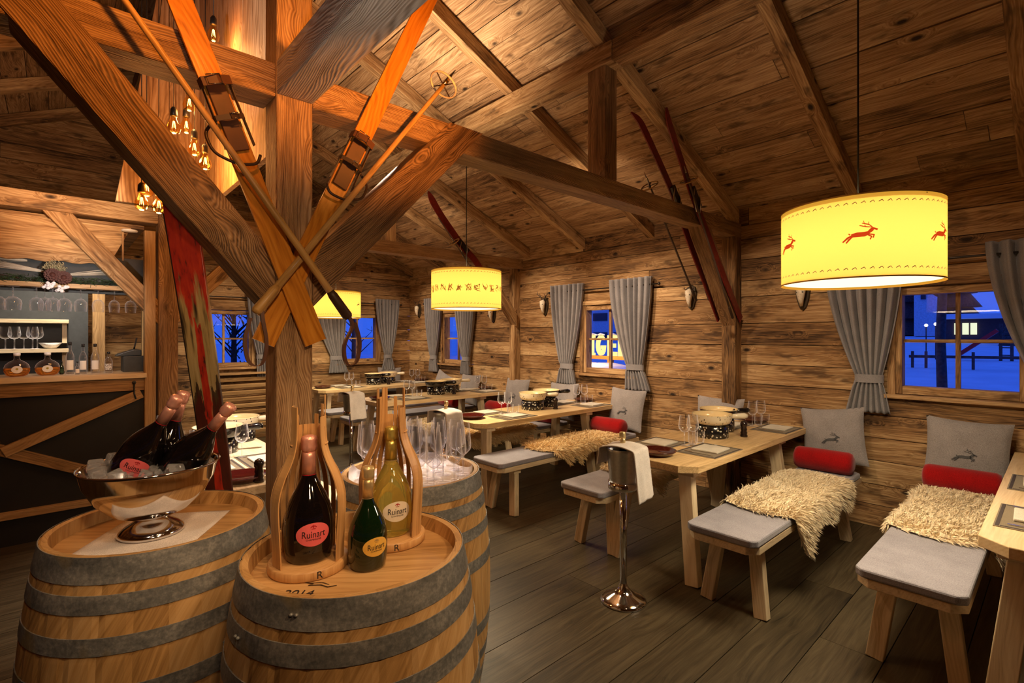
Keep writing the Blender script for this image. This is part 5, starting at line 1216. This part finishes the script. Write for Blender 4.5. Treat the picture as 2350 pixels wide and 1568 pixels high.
timber('bar_post', 'slim wooden post at the end of the bar counter', (.575, YF+.03, 0), (.575, YF+.03, 2.36), .075, .08, (0, 1, 0), SLAT, 'post')
timber('bar_post', 'pale post at the back corner of the bar', (.33, 6.6, 0), (.33, 6.6, 2.2), .1, .1, (0, 1, 0), SLAT, 'post')
timber('bar_post', 'pale post behind the hanging glasses', (.78, 7.2, 0), (.78, 7.2, 2.2), .07, .07, (0, 1, 0), SLAT, 'post')
mb = MB(); mb.box((-1.2, 6.66, 1.1), (2.9, .04, 2.2), 0); tag(mb.build('back_panel', GREYWALL), 'anthracite panel behind the bar shelves', 'panel')
for z, lb in ((1.64, 'upper pale shelf behind the bar'), (1.365, 'lower pale shelf behind the bar')):
    t = thing('wall_shelf', lb, 'shelf', (-.5, 6.5, z)); mb = MB(); mb.box((-.95, 6.5, z), (2.1, .26, .035), 0); mb.build('board', PINE, t, bevel=.002)
    mb = MB(); mb.box((.07, 6.5, z-.11), (.035, .05, .19), 2); mb.build('bracket', PINE, t)
t = thing('bar_canopy', 'wooden canopy above the bar with a wavy lower edge', 'canopy', (-.5, 5.2, 1.86))
mb = MB()
pts = [(-2.6, 2.38), (-2.6, 2.06)]+[(-2.6+i*.05, 2.065+.008*math.sin(i*1.7)) for i in range(1, 59)]+[(.32, 2.07), (.46, 2.38)]
mb.prism(pts[::-1], (0, 5.14, 0), (1, 0, 0), (0, 0, 1), .03); mb.build('frieze_board', OLD, t)
mb = MB(); mb.box((-1.1, 5.22, 1.99), (3.3, .02, .3), 0); mb.build('dark_fascia', GREYWALL, t)
mb = MB(); mb.box((-1.1, 5.16, 1.885), (3.3, .1, .035), 0); mb.build('glass_rail', SLAT, t, bevel=.003)
mb = MB(); mb.box((-1.1, 5.9, 2.4), (3.3, 1.5, .03), 0); mb.build('roof_board', OLD, t)
rr = random.Random(9); mb = MB()
for k in range(900):
    x = rr.uniform(-.9, .52); z = rr.gauss(1.925, .013); mb.tube([(x, 5.12+rr.uniform(-.02, .02), z), (x+rr.uniform(-.04, .04), 5.11, z+rr.uniform(-.025, .02))], [.0025, .001], 3)
tag(mb.build('fir_garland', MOSS), 'dark fir garland along the front of the bar canopy', 'garland')
for (x0, x1, z0, z1, lb) in ((-.42, -.04, 2.06, 1.985, 'pale straw bundle spreading left of the flower bunch'), (.36, .04, 2.05, 1.97, 'pale straw bundle spreading right of the flower bunch'), (-.38, -.15, 2.09, 2.06, 'short straw bundle at the left picture edge')):
    mb = MB()
    for k in range(26): f = rr.uniform(-1, 1); mb.tube([(x0+rr.uniform(-.04, .04), 5.18, z0+f*.035-.02), (x1, 5.17, z1+f*.006)], .0018, 3)
    tag(mb.build('straw_bundle', STRAW), lb, 'straw')
mb = MB()
for k in range(150):
    a = rr.uniform(0, PI); r = rr.uniform(.02, .075); q = (.0+r*math.cos(a), 5.08+rr.uniform(-.03, .03), 2.0+r*math.sin(a)*.9); mb.lathe([(.0005, -.004), (.004, 0), (.0005, .004)], q, 5)
for k in range(30): a = PI*k/30; mb.tube([(0, 5.1, 1.97), (.065*math.cos(a), 5.09, 2.0+.06*math.sin(a))], .0012, 3)
tag(mb.build('dried_flower_bunch', FLOWER), 'dried flower bunch on the bar canopy', 'dried flowers')
def cone(x, z, lb):
    mb = MB()
    for j in range(6):
        for k in range(9):
            a = k*.7+j*.35; r = .036*math.sin((j+1.2)/7.5*PI); y = 5.03+j*.009; c = Vector((x+r*math.cos(a), y, z+r*math.sin(a))); o_ = Vector((math.cos(a), -.3, math.sin(a)))*.014
            tt = Vector((-math.sin(a), 0, math.cos(a)))*.009; mb.add([c-tt, c+tt, c+o_+tt*.6, c+o_-tt*.6], [(0, 1, 2, 3)])
    mb.lathe([(.001, 0), (.02, .01), (.022, .03), (.001, .06)], (x, 5.03, z), 10, Matrix.Rotation(-PI/2, 3, 'X')); tag(mb.build('pine_cone', CONE), lb, 'pine cone')
cone(-.012, 1.955, 'reddish pine cone left of its pair on the bar canopy'); cone(.05, 1.94, 'reddish pine cone right of its pair on the bar canopy')
for cx_, cz_, lb in ((-.03, 1.875, 'white fluffy cotton bow, left part, under the pine cones'), (.045, 1.85, 'white fluffy cotton bow, lower right part, under the pine cones')):
    mb = MB()
    for k in range(16): q = (cx_+rr.uniform(-.035, .035), 5.04+rr.uniform(-.01, .01), cz_+rr.uniform(-.022, .022)); mb.lathe([(.001, -.012), (.011, -.006), (.013, .003), (.001, .012)], q, 8)
    tag(mb.build('cotton_bow', COTTON), lb, 'bow')
t = thing('ceiling_spot', 'small white disc light on a post behind the brace', 'light', (.46, 5.3, 2.28)); mb = MB(); mb.lathe([(.001, 0), (.05, .004), (.055, .012), (.05, .02), (.001, .024)], (.44, 5.0, 2.325), 24); mb.build('disc', PORC, t)
mb = MB(); mb.bar((.40, 5.03, 2.325), (.40, 5.03, 2.1), .012, .012, (0, 1, 0)); mb.build('bracket', SLAT, t)
# hanging glasses
HG = glass_proto('hanging_glass', [(.002, -.075), (.02, -.08), (.037, -.1), (.041, -.125), (.036, -.175)], .18, .034, 'x', 'wine glass', 'glasses hanging under the bar canopy', False)
mb = MB(); mb.lathe([(.0035, -.076), (.003, -.04), (.0035, -.004), (.03, -.002), (.032, 0)], (0, 0, 0), 20); mb.build('stem_and_foot', GLASS, HG)
for i, (x, s, lb) in enumerate(((-.30, 1.15, 'hanging glass cut by the left picture edge'), (-.225, 1.2, 'wide hanging glass, first full one from the left'), (-.1, 1.0, 'hanging glass, second full one from the left'), (-.055, .95, 'hanging glass close behind the second one'), (-.01, 1.1, 'hanging glass under the cotton bow, left'),
                                 (.055, 1.1, 'hanging glass under the cotton bow, right'), (.15, 1.0, 'hanging glass in front of the pale back post'), (.255, .95, 'hanging glass before the board wall, left'), (.355, .9, 'hanging glass before the board wall, right'), (.46, .95, 'last hanging glass beside the brace'))):
    o = place(HG, USED, (x, 5.15, 1.866), 0, lb)
    if i: o.scale = (s, s, 1)
# bar bottles
def spirit(x, y, h, r, lab, body, cap, label, txt=None, cat='bottle'):
    t = thing('spirit_bottle', label, cat, (x, y, 1.205), 'bottles standing on the bar counter')
    mb = MB(); mb.lathe([(.001, 0), (r*.92, 0), (r, .006), (r, h*.52), (r*.85, h*.62), (r*.38, h*.74), (r*.33, h*.9), (r*.38, h*.92)], (x, y, 1.205), 24); mb.build('glass_body', body, t)
    mb = MB(); mb.lathe([(r*.4, h*.9), (r*.4, h), (.001, h)], (x, y, 1.205), 16); mb.build('cap', cap, t)
    F = lambda u, v: (x+(r+.0008)*math.cos(CAMA(x, y)+u/r), y+(r+.0008)*math.sin(CAMA(x, y)+u/r), 1.205+v)
    mb = MB(); mb.sheet(lambda a, b: F((a-.5)*r*1.7, h*.14+b*h*.3), 12, 2); lo = mb.build('label', lab, t)
    if txt:
        for i, w_ in enumerate(txt):
            F2 = lambda u, v: (x+(r+.0015)*math.cos(CAMA(x, y)+u/r), y+(r+.0015)*math.sin(CAMA(x, y)+u/r), 1.205+v)
            mb = MB(); text_mesh(w_, .032, lambda a, b, c, i=i: F2(a, h*.36-i*.03+b), mb, squash=.75); mb.build('lettering', INK, lo)
spirit(.088, 5.2, .25, .026, WHITELAB, GLASS, IRON, 'clear slim bottle with a dark cap, left of the four clear bottles')
spirit(.165, 5.2, .235, .025, WHITEINK, GLASS, IRON, 'clear bottle with a plain white label, second from the left'); spirit(.238, 5.2, .235, .027, WHITEINK, GLASS, IRON, 'clear bottle with a plain white label, third from the left')
spirit(.322, 5.2, .17, .027, WHITEINK, GLASS, IRON, 'short clear bottle with black capitals on a white label', ['GIN', 'TON'])
spirit(.04, 5.22, .1, .014, MOSS, GREENGL, IRON, 'tiny green bottle beside the right decanter'); spirit(.13, 5.13, .1, .014, WHITELAB, GLASS, IRON, 'tiny clear bottle in front of the clear bottles')
def decanter(x, label):
    y = 5.17; t = thing('decanter', label, 'decanter', (x, y, 1.205), 'round amber decanters on the bar'); S = Matrix.Scale(.55, 3, Vector((0, 1, 0)))
    rot = Matrix.Rotation(CAMA(x, y)+PI/2, 3, 'Z')
    mb = MB(); mb.lathe([(.001, 0), (.035, 0), (.058, .012), (.071, .04), (.07, .062)], (x, y, 1.205), 36, rot @ S); mb.build('spirit', AMBERGL, t)
    mb = MB(); mb.shell([(.071, .062), (.062, .088), (.042, .108), (.02, .12), (.016, .13), (.016, .148), (.021, .152)], (x, y, 1.205), 36, rot @ S); mb.build('glass_shoulder', GLASS, t)
    mb = MB(); mb.lathe([(.012, .15), (.02, .156), (.02, .172), (.001, .176)], (x, y, 1.205), 16); mb.build('stopper', PORC, t)
    f = Vector((-x, -y, 0)).normalized(); sd = Vector((-f.y, f.x, 0)); c = Vector((x, y, 1.205+.052))+f*.041
    mb = MB(); mb.add([c+sd*.03*math.cos(k*PI/12)+up*.026*math.sin(k*PI/12) for k in range(24)], [tuple(range(24))]); lo = mb.build('label', WHITELAB, t)
    mb = MB(); c2 = c+f*.001; mb.add([c2+sd*.008*math.cos(k*PI/6)+up*(.004+.008*math.sin(k*PI/6)) for k in range(12)], [tuple(range(12))]); mb.build('seal', GOLDFOIL, lo)
decanter(-.205, 'left round decanter of amber spirit with an oval label'); decanter(-.04, 'right round decanter of amber spirit with an oval label')
# shelf glasses and a bowl
for i, x in enumerate((-.33, -.27, -.21, -.15, -.12)):
    o = dup(WG, (x, 6.45-.05*(i % 2), 1.384), 0, ['left stemmed glass of the row on the lower bar shelf', 'second stemmed glass on the lower bar shelf', 'middle stemmed glass on the lower bar shelf', 'fourth stemmed glass on the lower bar shelf', 'right stemmed glass of the row on the lower bar shelf'][i], 'stemmed glasses on the bar shelf'); o.scale = (1.1, 1.1, .95)
mb = MB(); mb.shell([(.001, 0), (.04, 0), (.05, .012), (.085, .055), (.082, .055), (.045, .015), (.001, .008)], (-.03, 6.47, 1.384), 28); tag(mb.build('white_bowl', PORC), 'white bowl beside the glasses on the lower bar shelf', 'bowl')
t = thing('cash_register', 'dark grey till at the right end of the bar counter', 'till', (.48, 5.3, 1.205))
mb = MB(); mb.box((.49, 5.3, 1.27), (.15, .2, .13)); mb.build('body', GREYMET, t, bevel=.006); mb = MB(); mb.prism([(-.1, 0), (.07, 0), (.07, .05), (.02, .055), (-.08, .02)], (.47, 5.38, 1.336), (1, 0, 0), (0, 0, 1), .16); mb.build('hood', GREYMET, t, bevel=.006)
mb = MB(); mb.bar((.5, 5.36, 1.38), (.52, 5.4, 1.46), .12, .012, (1, 0, 0)); mb.build('screen', IRON, t)
mb = MB(); mb.lathe([(0.001, 0), (.012, .003), (.014, .01), (.01, .012)], (.47, YF-.002, 1.13), 12, Matrix.Rotation(PI/2, 3, 'X')); mb.tube([(.47, YF-.012, 1.13), (.47, YF-.02, 1.04), (.48, YF-.03, 1.0)], .006, 6); tag(mb.build('iron_hook', IRON), 'black iron hook on the bar front near its end post', 'hook')
# slatted screen under the left gable window
t = thing('radiator_screen', 'slatted wooden screen below the left gable window', 'screen', (2.1, 8.0, 0))
for k in range(9):
    mb = MB(); z = .12+k*.095; mb.bar((1.55, 7.99, z+.0), (2.72, 7.99, z+.0), .035, .05, (0, -.35, 1)); mb.build('slat', SLAT, t, bevel=.003)
for x in (1.6, 2.66): mb = MB(); mb.bar((x, 8.02, 0), (x, 8.02, .95), .05, .02, (0, 1, 0)); mb.build('upright', SLAT, t)
mb = MB(); mb.box((2.13, 7.98, .965), (1.26, .12, .03), 0); mb.build('cap_board', SLAT, t, bevel=.003)

# ---------------------------------------------------------------- bright table behind the central post
t = thing('side_table', 'brightly lit table behind the ice bowl, left of the central post', 'table', (.82, 3.6, 0))
mb = MB(); mb.prism([(.5, 2.88), (.57, 2.8), (1.08, 2.8), (1.13, 2.88), (1.13, 4.6), (.46, 4.6)], (0, 0, ZT_-.045), (1, 0, 0), (0, 1, 0), .045, ax=1); mb.build('tabletop', PINE, t, bevel=.004)
for x in (.6, 1.02):
    for y in (3.0, 4.4): mb = MB(); mb.bar((x, y, 0), (x, y, ZT_-.045), .07, .07, (0, 1, 0)); mb.build('leg', PINE, t, bevel=.004)
TS = 'the bright side table'
for i, (x, y, s) in enumerate(((.68, 3.3, 'near seat'), (.98, 3.35, 'near right seat'), (.66, 4.1, 'far seat'))):
    place(PM, USED, (x, y, ZT_), PI/2, 'taupe placemat at the %s of %s' % (s, TS)); place(NP, USED, (x, y, ZT_+.0035), PI/2, 'white napkin at the %s of %s' % (s, TS))
    place(FK, USED, (x, y+.14, ZT_+.0035), 0, 'steel fork at the %s of %s' % (s, TS)); place(WG, USED, (x-.1, y+.17, ZT_), 0, 'stemmed wine glass at the %s of %s' % (s, TS))
    place(WT, USED, (x+.1, y+.19, ZT_), 0, 'low tumbler at the %s of %s' % (s, TS))
place(DP, USED, (.74, 2.96, ZT_), 0, 'oxblood plate at the near end of '+TS); place(DP, USED, (.62, 4.42, ZT_), 0, 'oxblood plate at the far end of '+TS)
for x, y, lb, pr in ((.80, 3.78, 'nearer', PB), (1.0, 4.12, 'farther', PW)):
    place(BU, USED, (x, y, ZT_), .2, 'black burner, the %s one on %s' % (lb, TS)); place(pr, USED, (x, y, ZT_+.098), -.3, '%s fondue pot on %s' % (lb, TS))
place(ML, USED, (.80, 2.87, ZT_), 0, 'dark pepper mill at the near end of '+TS)
t = thing('low_bench', 'bench partly hidden behind the central post', 'bench', (1.3, 3.7, 0)); mb = MB(); mb.box((1.32, 3.75, .405), (.3, 1.5, .04), 1); mb.build('seat', PINE, t, bevel=.004)
for y in (3.15, 4.35):
    for x in (1.22, 1.42): mb = MB(); mb.bar((x, y, 0), (x, y, .385), .06, .06, (0, 1, 0)); mb.build('leg', PINE, t)
